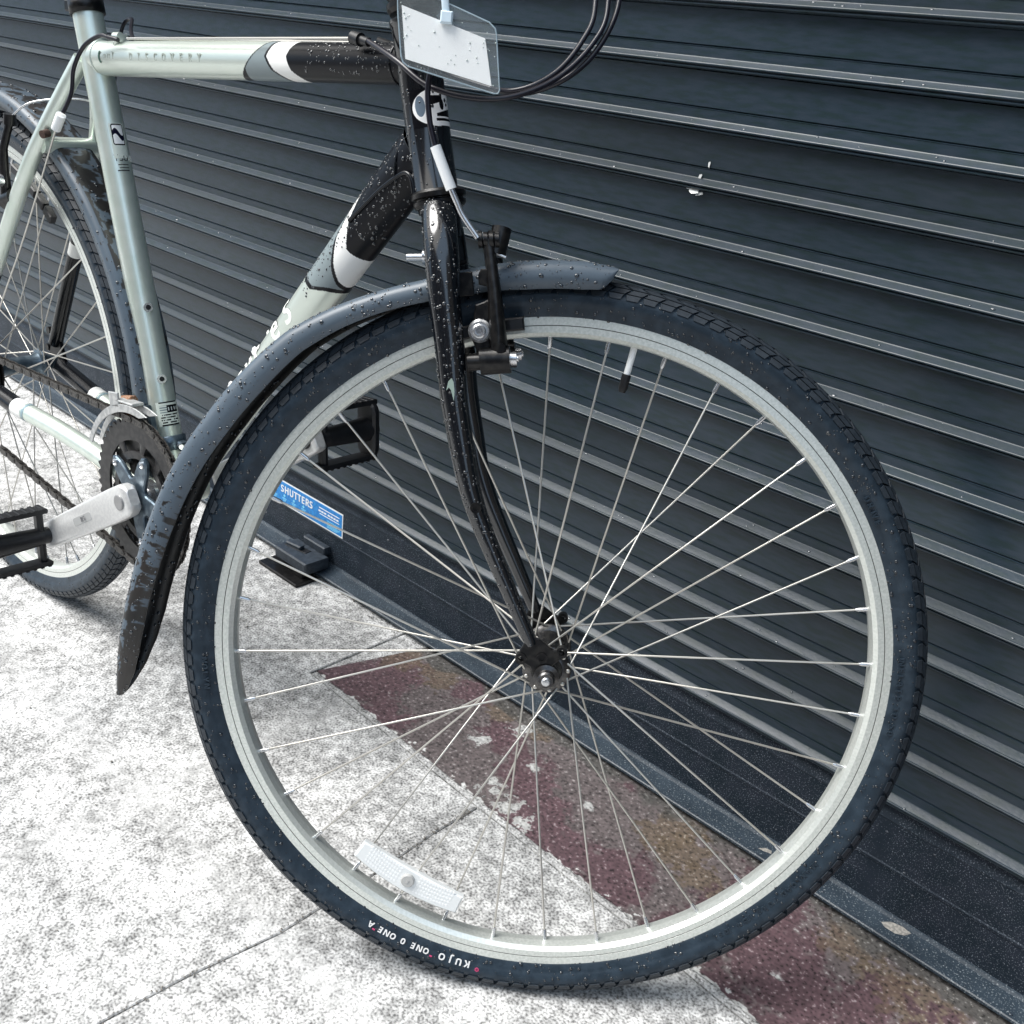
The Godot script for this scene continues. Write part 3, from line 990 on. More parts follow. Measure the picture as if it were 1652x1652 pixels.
func build_front_wheel(bike: Node3D) -> void:
	var w := holder("front_wheel", bike, front_xf)
	var tyre := make_wheel(w, 0.050, false)
	lace(w, 6.6)
	wet(tyre, 1700, 101, 0.0005, 0.0016, Vector3(0.6, 0.5, 0.65), 0.25, M.drop_rubber)
	# printing and moulded lettering on the near sidewall (baseline towards the hub)
	arc_text(w, "lettering", "KUJO", -97.0, 1.55, 0.3258, 0.0172, 0.0074, M.letter)
	arc_text(w, "lettering", "ONE 0 ONE A", -104.6, 1.22, 0.3258, 0.0172, 0.0066, M.letter)
	var star := new_st()
	for k in 3:
		add_prism(star, round_rect(0.0042, 0.0022, 0.0007), 0.0, 0.0004, 0.0, Transform3D(Basis(Vector3.BACK, TAU * k / 3 + 0.4), Vector3(cos(deg_to_rad(-95.2)) * 0.3275, sin(deg_to_rad(-95.2)) * 0.3290, 0.0176)))
	for a: float in [-103.6, -114.6]:
		add_prism(star, round_rect(0.0016, 0.0030, 0.0006), 0.0, 0.0004, 0.0, Transform3D(Basis(Vector3.BACK, deg_to_rad(a)), Vector3(cos(deg_to_rad(a)) * 0.3275, sin(deg_to_rad(a)) * 0.3290, 0.0176)))
	var te := part("tyre_emblem", star, M.pink, w)
	te.set_meta("kind", "stuff")
	arc_text(w, "moulded_lettering", "NYLON", -168.0, -1.15, 0.3258, 0.0166, 0.006, M.rubber, false, 0.0012)
	arc_text(w, "moulded_lettering", "DRIVE", 36.0, 1.2, 0.3235, 0.0160, 0.006, M.rubber, true, 0.0012)
	arc_text(w, "moulded_lettering", "INFLATE TO 50", 8.5, 1.2, 0.3235, 0.0160, 0.006, M.rubber, true, 0.0012)
	arc_text(w, "moulded_lettering", "MAXLOAD 70kg (154 lbs)", -31.0, 1.15, 0.3240, 0.0162, 0.006, M.rubber, true, 0.0012)
	# valve
	var v := new_st()
	var va := deg_to_rad(82.2)
	var d := Vector3(cos(va), sin(va), 0)
	tube(v, PackedVector3Array([d * 0.2995, d * 0.2745]), 0.0030, 10)
	part("valve_stem", v, M.white_plastic, w)
	var vc := new_st()
	tube(vc, PackedVector3Array([d * 0.2745, d * 0.272, d * 0.262, d * 0.258]), [0.0040, 0.0042, 0.0042, 0.0030], 10)
	part("valve_cap", vc, M.black_plastic, w)
	# wheel reflector clipped between the spokes
	var ra := deg_to_rad(-114.0)
	var rx := Transform3D(Basis(Vector3.BACK, ra + PI / 2), Vector3(cos(ra) * 0.2655, sin(ra) * 0.2655, 0.010))
	var poly := PackedVector2Array()
	for k in 13:
		var t := -1.0 + k / 6.0
		poly.append(Vector2(t * 0.058, -0.0140 + 0.0075 * t * t))
	for k in 13:
		var t := 1.0 - k / 6.0
		poly.append(Vector2(t * 0.056, 0.0110 + 0.0015 * t * t))
	var rf := new_st()
	add_prism(rf, poly, -0.004, 0.004, 0.0015, rx)
	var ro := part("reflector", rf, M.reflector, w)
	ro.set_meta("label", "white plastic wheel reflector clipped across three spokes")
	var rib := new_st()
	for k in 34:
		var t := -1.0 + k / 16.5
		for q in 5:
			if absf(t) < 0.16 or absf(t) > 0.93: continue
			add_prism(rib, rect(0.0021, 0.0021), 0.0035, 0.0042, 0.0, rx * Transform3D(Basis(Vector3.BACK, PI / 4), Vector3(t * 0.052, -0.0085 + q * 0.0040 + 0.006 * t * t, 0)))
	var fm := part("prism_facets", rib, M.white_plastic, w)
	fm.set_meta("kind", "stuff")
	var clip := new_st()
	disc_stack(clip, [Vector2(0.0001, 0.003), Vector2(0.0068, 0.003), Vector2(0.0068, 0.0062), Vector2(0.0058, 0.0072), Vector2(0.0001, 0.0072)], 18, rx)
	add_prism(clip, rect(0.002, 0.004), 0.0072, 0.0078, 0.0, rx)
	part("reflector_clip", clip, mat(s(178, 178, 176), 0.4), w)
	# axle ends, cones, washers and nuts
	for side: float in [1.0, -1.0]:
		var flip := Transform3D(Basis.IDENTITY if side > 0 else Basis(Vector3.RIGHT, PI), Vector3.ZERO)
		var ax := new_st()
		disc_stack(ax, [Vector2(0.0110, 0.048), Vector2(0.0110, 0.0495), Vector2(0.0075, 0.0495), Vector2(0.0075, 0.0465)], 24, flip)
		disc_stack(ax, [Vector2(0.0001, 0.0535), Vector2(0.0105, 0.0535), Vector2(0.0118, 0.0550), Vector2(0.0118, 0.0560), Vector2(0.0080, 0.0575), Vector2(0.0080, 0.0640), Vector2(0.0065, 0.0655), Vector2(0.0001, 0.0655)], 6 if side < 0 else 18, flip)
		part("axle_nut", ax, M.hub_metal, w)
		var tip := new_st()
		disc_stack(tip, [Vector2(0.0001, 0.06), Vector2(0.0040, 0.06), Vector2(0.0040, 0.0675), Vector2(0.0030, 0.0685), Vector2(0.0001, 0.0687)], 16, flip)
		part("axle_tip", tip, M.steel, w)

func build_rear_wheel(bike: Node3D) -> void:
	var w := holder("rear_wheel", bike, Transform3D(Basis.from_scale(Vector3(1.018, 1.018, 1.018)), F(0.010, 0.006)))
	var tyre := make_wheel(w, 0.064, true)
	lace(w, 3.0)
	wet(tyre, 500, 102, 0.0006, 0.0017, Vector3(0.7, 0.5, 0.6), 0.2, M.drop_rubber)
	var c := new_st()
	for k in 7:
		var r := 0.046 - 0.0042 * k
		disc_stack(c, [Vector2(0.012, 0.0385 + 0.0038 * k), Vector2(r, 0.0385 + 0.0038 * k), Vector2(r, 0.0403 + 0.0038 * k), Vector2(0.012, 0.0403 + 0.0038 * k)], 36)
	part("cassette", c, M.dark_metal, w)

# ---------------------------------------------------------------- frame
func band_image(w: int, h: int, f: Callable) -> ImageTexture:
	var img := Image.create(w, h, false, Image.FORMAT_RGB8)
	for y in h:
		for x in w:
			img.set_pixel(x, y, f.call(float(x) / w, float(y) / h))
	img.generate_mipmaps()
	return ImageTexture.create_from_image(img)

func lut(pts: Array, c: float) -> float:
	if c <= pts[0][0]: return pts[0][1]
	for i in pts.size() - 1:
		if c <= pts[i + 1][0]:
			return lerpf(pts[i][1], pts[i + 1][1], (c - pts[i][0]) / (pts[i + 1][0] - pts[i][0]))
	return pts[-1][1]

func metal_map(w: int, h: int, f: Callable) -> ImageTexture:
	# the silver paint is metallic, the other colours are not
	return band_image(w, h, func(u, v):
		var c: Color = f.call(u, v)
		return Color(0.62, 0.62, 0.62) if c.is_equal_approx(C_SILVER) else Color(0, 0, 0))

func painted(tex: Texture2D, metal: Texture2D = null) -> StandardMaterial3D:
	var m := mat(Color.WHITE, 0.22)
	m.albedo_texture = tex
	m.metallic_specular = 0.3
	if metal:
		m.metallic = 1.0
		m.metallic_texture = metal
		m.roughness = 0.3
	return m

var C_SILVER := Color(0.83, 0.86, 0.825)
var C_GREEN := Color(0.50, 0.545, 0.555)
var C_BLACK := Color(0.065, 0.07, 0.085)
var C_WHITE := Color(0.93, 0.93, 0.92)

func top_tube_colour(u: float, v: float) -> Color:
	var sx := u * 0.539
	var vm := v if v <= 0.5 else 1.0 - v
	var c := -cos(vm * TAU)
	var diag := lut([[-1, 0.339], [1, 0.297]], c)
	var a1 := lut([[-1, 0.349], [-0.25, 0.344], [0.45, 0.353], [1, 0.371]], c)
	var a2 := lut([[-1, 0.383], [-0.25, 0.377], [0.45, 0.383], [1, 0.397]], c)
	if sx < diag: return C_SILVER
	if sx < diag + 0.0015 + 0.016 * maxf(0.0, c - 0.35): return C_BLACK
	if sx < a1: return C_GREEN
	if sx < a1 + 0.0032: return C_BLACK
	if sx < a2: return C_WHITE
	return C_BLACK

func down_tube_colour(u: float, v: float) -> Color:
	var sx := u * 0.59
	var vm := v if v >= 0.5 else 1.0 - v
	var c := -sin((vm - 0.75) * TAU)
	var b0 := lut([[-1.0, 0.052], [-0.88, 0.07], [-0.4, 0.100], [0.3, 0.119], [0.5, 0.119], [1.0, 0.116]], c)
	var b1 := lut([[-1.0, 0.054], [-0.9, 0.085], [-0.45, 0.123], [0.2, 0.142], [0.75, 0.153], [1.0, 0.156]], c)
	var b2 := lut([[-1.0, 0.187], [0.0, 0.181], [0.55, 0.168], [1.0, 0.160]], c)
	if sx < b0: return C_BLACK
	if sx < b1: return C_WHITE
	if sx < b1 + 0.0045: return C_BLACK
	if sx < b2: return C_GREEN
	if sx < b2 + 0.005: return C_BLACK
	return C_SILVER

func patch(parent: Node, called: String, at: Vector3, axis: Vector3, facing: Vector3, r: float, half: float, h: float, m: Material) -> MeshInstance3D:
	# thin transfer wrapped round a tube
	var f := (facing - axis * facing.dot(axis)).normalized()
	var sd := axis.cross(f)
	var rows := []
	var uvs := []
	for i in 2:
		var row := PackedVector3Array()
		var ur := []
		for j in 25:
			var a := lerpf(-half, half, j / 24.0)
			row.append(at + axis * (h * (i - 0.5)) + (f * cos(a) + sd * sin(a)) * r)
			ur.append(Vector2(j / 24.0, 1.0 - i))
		rows.append(row); uvs.append(ur)
	var st := new_st()
	grid(st, rows, false, 1, uvs)
	return part(called, st, m, parent)

func head_badge(u: float, v: float) -> Color:
	# 0..1 across the badge (near side is low or high u, the wave in the middle), v from the top
	if u < 0.5 and Vector2((u - 0.5) / 0.47, (v - 0.5) / 0.5).length() > 1.0: return C_BLACK
	if u >= 0.5 and (v < 0.02 or v > 0.98): return C_BLACK
	if Vector2((u - 0.17) / 0.085, (v - 0.45) / 0.27).length() < 1.0: return Color(0.42, 0.48, 0.54)
	# bold N-shaped wave, dark on white, with a rule below it
	var top := u > 0.28 and u < 0.58 and v > 0.19 and v < 0.47 - 0.42 * (u - 0.28)
	var low := u > 0.44 and u < 0.90 and v < 0.74 and v > 0.66 - 0.42 * (u - 0.44)
	var mid := Vector2((u - 0.56) / 0.05, (v - 0.42) / 0.15).length() < 1.0
	if top or low or mid: return C_BLACK
	if u > 0.42 and absf(v - 0.82) < 0.035: return C_BLACK
	return Color(0.95, 0.95, 0.95)

func seat_badge(u: float, v: float) -> Color:
	var p := Vector2((u - 0.5) * 2.0, (v - 0.32) / 0.30)
	if v < 0.64:
		var q := Vector2(maxf(absf(p.x) - 0.55, 0.0), maxf(absf(p.y) - 0.75, 0.0))
		if q.length() > 0.25: return C_SILVER
		if q.length() > 0.13: return C_BLACK
		var x := p.x
		var y := p.y
		var wv := -0.34 * sin(x * 3.6 + 2.9)
		if absf(y - wv) < 0.30 - 0.10 * absf(x): return Color(0.07, 0.07, 0.16)
		return Color(0.95, 0.95, 0.95)
	return C_SILVER

func size_label_colour(u: float, v: float) -> Color:
	if u < 0.12 or u > 0.9: return C_SILVER
	if v < 0.05 or absf(v - 0.95) < 0.03: return C_BLACK
	if v > 0.14 and v < 0.44:
		if u < 0.40: return C_SILVER if fmod(v, 0.10) > 0.05 else C_GREEN
		return Color(0.75, 0.78, 0.78) if (fmod(u, 0.13) > 0.05 and fmod(u, 0.13) < 0.10 and v > 0.22 and v < 0.37) else C_BLACK
	if v > 0.5 and v < 0.92 and fmod(v - 0.5, 0.105) < 0.055:
		return C_BLACK if fmod(sin(floor(u * 40.0) * 12.9898 + floor(v * 10.0) * 78.233) * 43758.5, 1.0) > -0.25 else C_SILVER
	return C_SILVER

func weld(st: SurfaceTool, at: Vector3, axis: Vector3, r: Vector2, n: int) -> void:
	# row of small beads round a joint
	var ref := Vector3.UP if absf(axis.y) < 0.8 else Vector3.RIGHT
	var a := (ref - axis * ref.dot(axis)).normalized()
	var b := axis.cross(a)
	var pts := PackedVector3Array()
	for k in n + 1:
		var t := TAU * k / n
		pts.append(at + a * cos(t) * r.x + b * sin(t) * r.y)
	tube(st, pts, 0.0012, 6, false)

func build_frame(bike: Node3D) -> void:
	var hd := Vector3(-0.32364999, 0.94617688, 0.0)          # steering axis
	# head tube
	var h0 := F(0.8480, 0.3870)
	var h1 := F(0.8480, 0.3870) + hd * 0.146
	var st := new_st()
	tube(st, PackedVector3Array([h0, h0 + hd * 0.004, h0 + hd * 0.006, h1 - hd * 0.006, h1 - hd * 0.004, h1]), [0.0205, 0.0205, 0.0192, 0.0192, 0.0205, 0.0205], 36)
	var head := part("head_tube", st, M.black_gloss, bike)
	wet(head, 110, 201, 0.0006, 0.0017)
	patch(head, "head_badge", F(0.8480, 0.3870) + hd * 0.0715, hd, Vector3(1, 0, 0.12), 0.0195, 1.32, 0.031, painted(band_image(256, 128, func(u, v): return head_badge(u, v))))
	# top tube, oval, fuller at the seat end
	var t0 := F(0.272, 0.4495)
	var t1 := F(0.812, 0.4915)
	var td := (t1 - t0).normalized()
	st = new_st()
	var path := PackedVector3Array()
	var rad := []
	for k in 9:
		path.append(t0.lerp(t1, k / 8.0))
		rad.append(Vector2(lerpf(0.0188, 0.0170, k / 8.0), lerpf(0.0165, 0.0160, k / 8.0)))
	tube(st, path, rad, 40, false, Vector3.UP, true)
	var top := part("top_tube", st, painted(band_image(1024, 96, top_tube_colour), metal_map(512, 48, top_tube_colour)), bike)
	wet(top, 260, 202, 0.0005, 0.0015, Vector3(0.2, 0.9, 0.5), 0.0, M.drop_black, func(p): return p.x > 0.668)
	for q in [["DISCOVERY", 0.105, 0.0078], ["aul", 0.050, 0.0085]]:
		var x: float = q[1]
		for ch in q[0]:
			var tm := words(ch, q[2], 0.0005, ["Droid Sans"], true)
			var c := t0 + td * x
			var bas := Basis(td, Vector3(-td.y, td.x, 0), Vector3.BACK) * Basis(Vector3.RIGHT, 0.08)
			put("lettering", tm, M.faded, top, Transform3D(bas, c + Vector3(0, 0.0012, 0.0163)))
			x += 0.0165 if q[0] == "DISCOVERY" else 0.0085
	var sail := new_st()
	var sp := PackedVector2Array()
	for k in 9:
		var a := lerpf(2.2, 4.3, k / 8.0)
		sp.append(Vector2(cos(a) * 0.0085, sin(a) * 0.0075))
	for k in 9:
		var a := lerpf(4.3, 2.2, k / 8.0)
		sp.append(Vector2(cos(a) * 0.0070 + 0.0012, sin(a) * 0.0068))
	add_prism(sail, sp, 0.0, 0.0005, 0.0, Transform3D(Basis(td, Vector3(-td.y, td.x, 0), Vector3.BACK), t0 + td * 0.044 + Vector3(0, 0.001, 0.0163)))
	part("emblem", sail, mat(s(60, 92, 78), 0.4), top)
	# seat tube
	var s0 := F(0.437, -0.030)
	var s1 := F(0.2535, 0.506)
	var sdv := (s1 - s0).normalized()
	st = new_st()
	tube(st, PackedVector3Array([s0, s0.lerp(s1, 0.5), s1]), 0.0171, 40)
	var seat := part("seat_tube", st, M.silver, bike)
	patch(seat, "seat_tube_badge", F(0.3013, 0.3665) - sdv * 0.008, sdv, Vector3(1, 0, 0.02), 0.01735, 0.55, 0.040, painted(band_image(128, 192, seat_badge)))
	var small := new_st()
	for k in 3:
		pass
	for ch in [["F", -0.95], ["R", -0.60], ["O", -0.22], ["S", 0.12], ["T", 0.46]]:
		var a: float = ch[1]
		var out := Vector3(1, 0, 0) - sdv * sdv.x
		out = out.normalized()
		var sd := sdv.cross(out)
		var nrm := out * cos(-a) + sd * sin(-a)
		put("lettering", words(ch[0], 0.0070, 0.0003), M.ink if a > -0.3 else M.ghost, seat, Transform3D(Basis(sdv.cross(nrm), sdv, nrm), F(0.3013, 0.3665) - sdv * 0.0275 + nrm * 0.0171))
	var lines := new_st()
	for q in [[0.0345, 0.0009, 0.4], [0.0380, 0.0008, 0.35], [0.0410, 0.0012, 0.5]]:
		var row0 := PackedVector3Array()
		var row1 := PackedVector3Array()
		var out := (Vector3(1, 0, 0) - sdv * sdv.x).normalized()
		var sd := sdv.cross(out)
		for j in 9:
			var a := lerpf(-q[2], 0.35, j / 8.0)
			var nn := out * cos(a) + sd * sin(a)
			row0.append(F(0.3013, 0.3665) - sdv * (q[0] + q[1]) + nn * 0.0174)
			row1.append(F(0.3013, 0.3665) - sdv * q[0] + nn * 0.0174)
		grid(lines, [row0, row1], false, 1)
	part("badge_rule", lines, M.ink, seat)
	# bottle cage bolts and the maker's band above the front derailleur
	for q in [[0.3665, 0.176], [0.3946, 0.094]]:
		var b := new_st()
		var at := F(q[0], q[1])
		var side := (Vector3(1, 0, 0) - sdv * sdv.x).normalized()
		side = (side + Vector3(0, 0, 0.25)).normalized()
		add_rod(b, at + side * 0.0160, at + side * 0.0188, 0.0056, 16)
		var bo := part("bottle_bolt", b, M.steel, seat)
		b = new_st()
		add_rod(b, at + side * 0.0188, at + side * 0.0191, 0.0032, 8)
		part("socket", b, M.black_plastic, bo)
	patch(seat, "size_label", F(0.4085, 0.0535), sdv, Vector3(1, 0, 0.1), 0.01735, 0.9, 0.030, painted(band_image(96, 96, size_label_colour)))
	# down tube, deep oval
	var d0 := F(0.826, 0.4235)
	var d1 := F(0.437, -0.045)
	st = new_st()
	path = PackedVector3Array(); rad = []
	for k in 13:
		var t := k / 12.0
		path.append(d0.lerp(d1, t))
		rad.append(Vector2(lut([[0, 0.0262], [0.12, 0.0250], [0.3, 0.0228], [0.6, 0.0205], [1, 0.0190]], t), lut([[0, 0.0165], [0.3, 0.0185], [1, 0.0185]], t)))
	tube(st, path, rad, 44, false, Vector3.UP, true)
	var down := part("down_tube", st, painted(band_image(1024, 128, down_tube_colour), metal_map(512, 64, down_tube_colour)), bike)
	wet(down, 260, 203, 0.0005, 0.0017, Vector3(0.4, 0.75, 0.5), -0.1, M.drop_black, func(p): return p.distance_to(d0) < 0.10)
	wet(down, 150, 204, 0.0004, 0.0012, Vector3(0.2, 0.9, 0.3), 0.3, M.drop_fender, func(p): return p.distance_to(d0) > 0.10 and p.distance_to(d0) < 0.19)
	var dd := (d1 - d0).normalized()
	var dn := Vector3(-dd.y, dd.x, 0) * -1.0
	if dn.y < 0: dn = -dn
	for q in [["S", 0.240], ["e", 0.270], ["l", 0.292], ["c", 0.314], ["y", 0.338], ["c", 0.362]]:
		var s0d: float = q[1]
		for lay in 2:
			var lift := 0.0002 if lay == 0 else 0.0005
			var on_tube := func(p: Vector3) -> Vector3:
				var ph := 0.42 + p.y / 0.0205
				return d0 + dd * (s0d - p.x) + dn * (0.0234 + lift + p.z) * sin(ph) + Vector3.BACK * (0.0181 + lift + p.z) * cos(ph)
			put("lettering_outline" if lay == 0 else "lettering", bent(words(q[0], 0.0264 if lay == 0 else 0.0240, 0.0002, ["Droid Sans"], true), on_tube), M.ink if lay == 0 else M.ghost, down)
	for x: float in [0.335, 0.402]:
		var b := new_st()
		var at := d0 + dd * x + dn * 0.021
		add_rod(b, at, at + dn * 0.0055, 0.0048, 12)
		add_ball(b, at + dn * 0.0055, 0.0044, 0.6)
		part("bottle_bolt", b, M.white_plastic, down)
	# welds, and the raised lip pressed into the side of the down tube
	st = new_st()
	weld(st, d0.lerp(d1, 0.040), (dd + hd * 0.75).normalized(), Vector2(0.0285, 0.0176), 40)
	part("weld_bead", st, M.black_paint, down)
	st = new_st()
	tube(st, spline([F(0.7545, 0.351, 0.0172), F(0.7728, 0.3676, 0.0172), F(0.7936, 0.3856, 0.0168), F(0.8147, 0.4005, 0.0162), F(0.8238, 0.404, 0.0160), F(0.8305, 0.4004, 0.0160), F(0.835, 0.3887, 0.0158)], 5), 0.0022, 8)
	part("pressed_lip", st, M.black_paint, down)
	st = new_st()
	weld(st, t1 - td * 0.0195, td, Vector2(0.0172, 0.0162), 30)
	part("weld_bead", st, M.black_paint, top)
	st = new_st()
	weld(st, t0 + td * 0.0175, (td + sdv * 0.1).normalized(), Vector2(0.0190, 0.0166), 30)
	part("weld_bead", st, M.silver, top)
	# bottom bracket shell
	st = new_st()
	add_rod(st, BB + Vector3(0, OY, -0.034), BB + Vector3(0, OY, 0.034), 0.0205, 32)
	part("bottom_bracket", st, M.silver, bike)
	# stays
	for side: float in [1.0, -1.0]:
		st = new_st()
		tube(st, spline([F(0.258, 0.447, 0.010 * side), F(0.236, 0.411, 0.020 * side), F(0.214, 0.372, 0.031 * side), F(0.186, 0.328, 0.040 * side), F(0.157, 0.281, 0.046 * side)], 5) + PackedVector3Array([F(0.004, 0.033, 0.064 * side)]), 0.0098, 20, true)
		var sy := part("seat_stay", st, M.silver, bike)
		for q in [[0.117, 0.110, M.black_paint, 0.0102], [0.110, 0.0985, M.white_paint, 0.0105], [0.0985, 0.004, M.black_paint, 0.0103]]:
			var b := new_st()
			var a0: float = q[0] - (0.032 if side > 0 else 0.0)
			var a1: float = maxf(q[1] - (0.032 if side > 0 else 0.0), 0.004)
			var pts := PackedVector3Array()
			for k in 7:
				var x := lerpf(a0, a1, k / 6.0)
				pts.append(F(0.157, 0.281, 0.046 * side).lerp(F(0.004, 0.033, 0.064 * side), (0.157 - x) / 0.153))
			tube(b, pts, q[3], 20)
			part("paint_band", b, q[2], sy)
		st = new_st()
		tube(st, spline([F(0.418, -0.036, 0.028 * side), F(0.36, -0.030, 0.036 * side), F(0.30, -0.022, 0.042 * side)], 6) + PackedVector3Array([F(0.227, -0.014, 0.050 * side), F(0.13, -0.012, 0.057 * side), F(0.012, 0.0, 0.064 * side)]), 0.0122, 20)
		var cs := part("chain_stay", st, M.silver, bike)
		for q in [[0.165, 0.160, mat(s(128, 150, 158), 0.3), 0.0126], [0.157, 0.132, M.white_paint, 0.0127], [0.132, 0.014, M.black_paint, 0.0126]]:
			var b := new_st()
			var pts := PackedVector3Array()
			for k in 8:
				var x := lerpf(q[0], q[1], k / 7.0)
				pts.append(F(x, lut([[0.012, 0.0], [0.13, -0.012], [0.227, -0.014]], x), lut([[0.012, 0.064], [0.13, 0.057], [0.227, 0.050]], x) * side))
			tube(b, pts, q[3], 20)
			part("paint_band", b, q[2], cs)
		# dropout plate with mudguard and rack eyelets
		var dp := new_st()
		var poly := PackedVector2Array([Vector2(-0.016, -0.012), Vector2(0.004, -0.020), Vector2(0.030, -0.010), Vector2(0.034, 0.004), Vector2(0.022, 0.030), Vector2(0.012, 0.046), Vector2(-0.004, 0.040), Vector2(-0.014, 0.014)])
		add_prism(dp, poly, -0.003, 0.003, 0.0008, Transform3D(Basis.IDENTITY, F(0, 0, 0.065 * side)))
		for q in [[-0.020, 0.020], [-0.014, 0.048]]:
			add_rod(dp, F(q[0], q[1], 0.065 * side - 0.004), F(q[0], q[1], 0.065 * side + 0.004), 0.0055, 14)
			add_rod(dp, F(q[0], q[1], 0.065 * side), F(q[0] + 0.016, q[1] - 0.012, 0.065 * side), 0.0032, 8)
		part("dropout", dp, M.dark_metal, bike)
	st = new_st()
	add_rod(st, F(0.202, 0.343, -0.036), F(0.202, 0.343, 0.036), 0.0098, 20)
	var br := part("brake_bridge", st, M.silver, bike)
	st = new_st()
	add_rod(st, F(0.2195, 0.3590, 0.0360), F(0.2225, 0.3570, 0.0452), 0.0048, 14)
	part("bridge_bolt", st, M.rust_dark, br)
	st = new_st()
	add_rod(st, F(0.378, -0.030, -0.034), F(0.378, -0.030, 0.034), 0.008, 16)
	part("chain_stay_bridge", st, M.silver, bike)
	# cable stops
	for q in [[F(0.3195, 0.4745, -0.004), td], [F(0.334, 0.4765, 0.010), td]]:
		st = new_st()
		add_rod(st, q[0], q[0] + q[1] * 0.012, 0.0046, 12)
		add_rod(st, q[0] + Vector3(0, -0.008, 0), q[0] + Vector3(0.006, -0.001, 0), 0.0030, 8)
		part("cable_stop", st, M.silver, bike)
	st = new_st()
	add_rod(st, G([-0.7405, 0.7335, 0.4165]), G([-0.7525, 0.7165, 0.4185]), 0.0056, 14)
	part("cable_stop", st, M.white_plastic, bike)

# ---------------------------------------------------------------- fork and headset
func P2(a: Array) -> Vector3:
	return Vector3(a[0], a[1], a[2])

func blade_path(side: float) -> Array:
	return [Vector3(-0.1455, 0.398, 0.006 * side), Vector3(-0.1415, 0.386, 0.020 * side), Vector3(-0.1365, 0.368, 0.0335 * side), Vector3(-0.1315, 0.345, 0.0405 * side), Vector3(-0.1265, 0.3188, 0.0435 * side), Vector3(-0.1175, 0.278, 0.0455 * side), Vector3(-0.1090, 0.2356, 0.047 * side), Vector3(-0.0972, 0.193, 0.0485 * side), Vector3(-0.0885, 0.1645, 0.0495 * side), Vector3(-0.0762, 0.1356, 0.050 * side), Vector3(-0.0590, 0.1035, 0.0505 * side), Vector3(-0.0376, 0.0653, 0.051 * side), Vector3(-0.0165, 0.0275, 0.051 * side)]

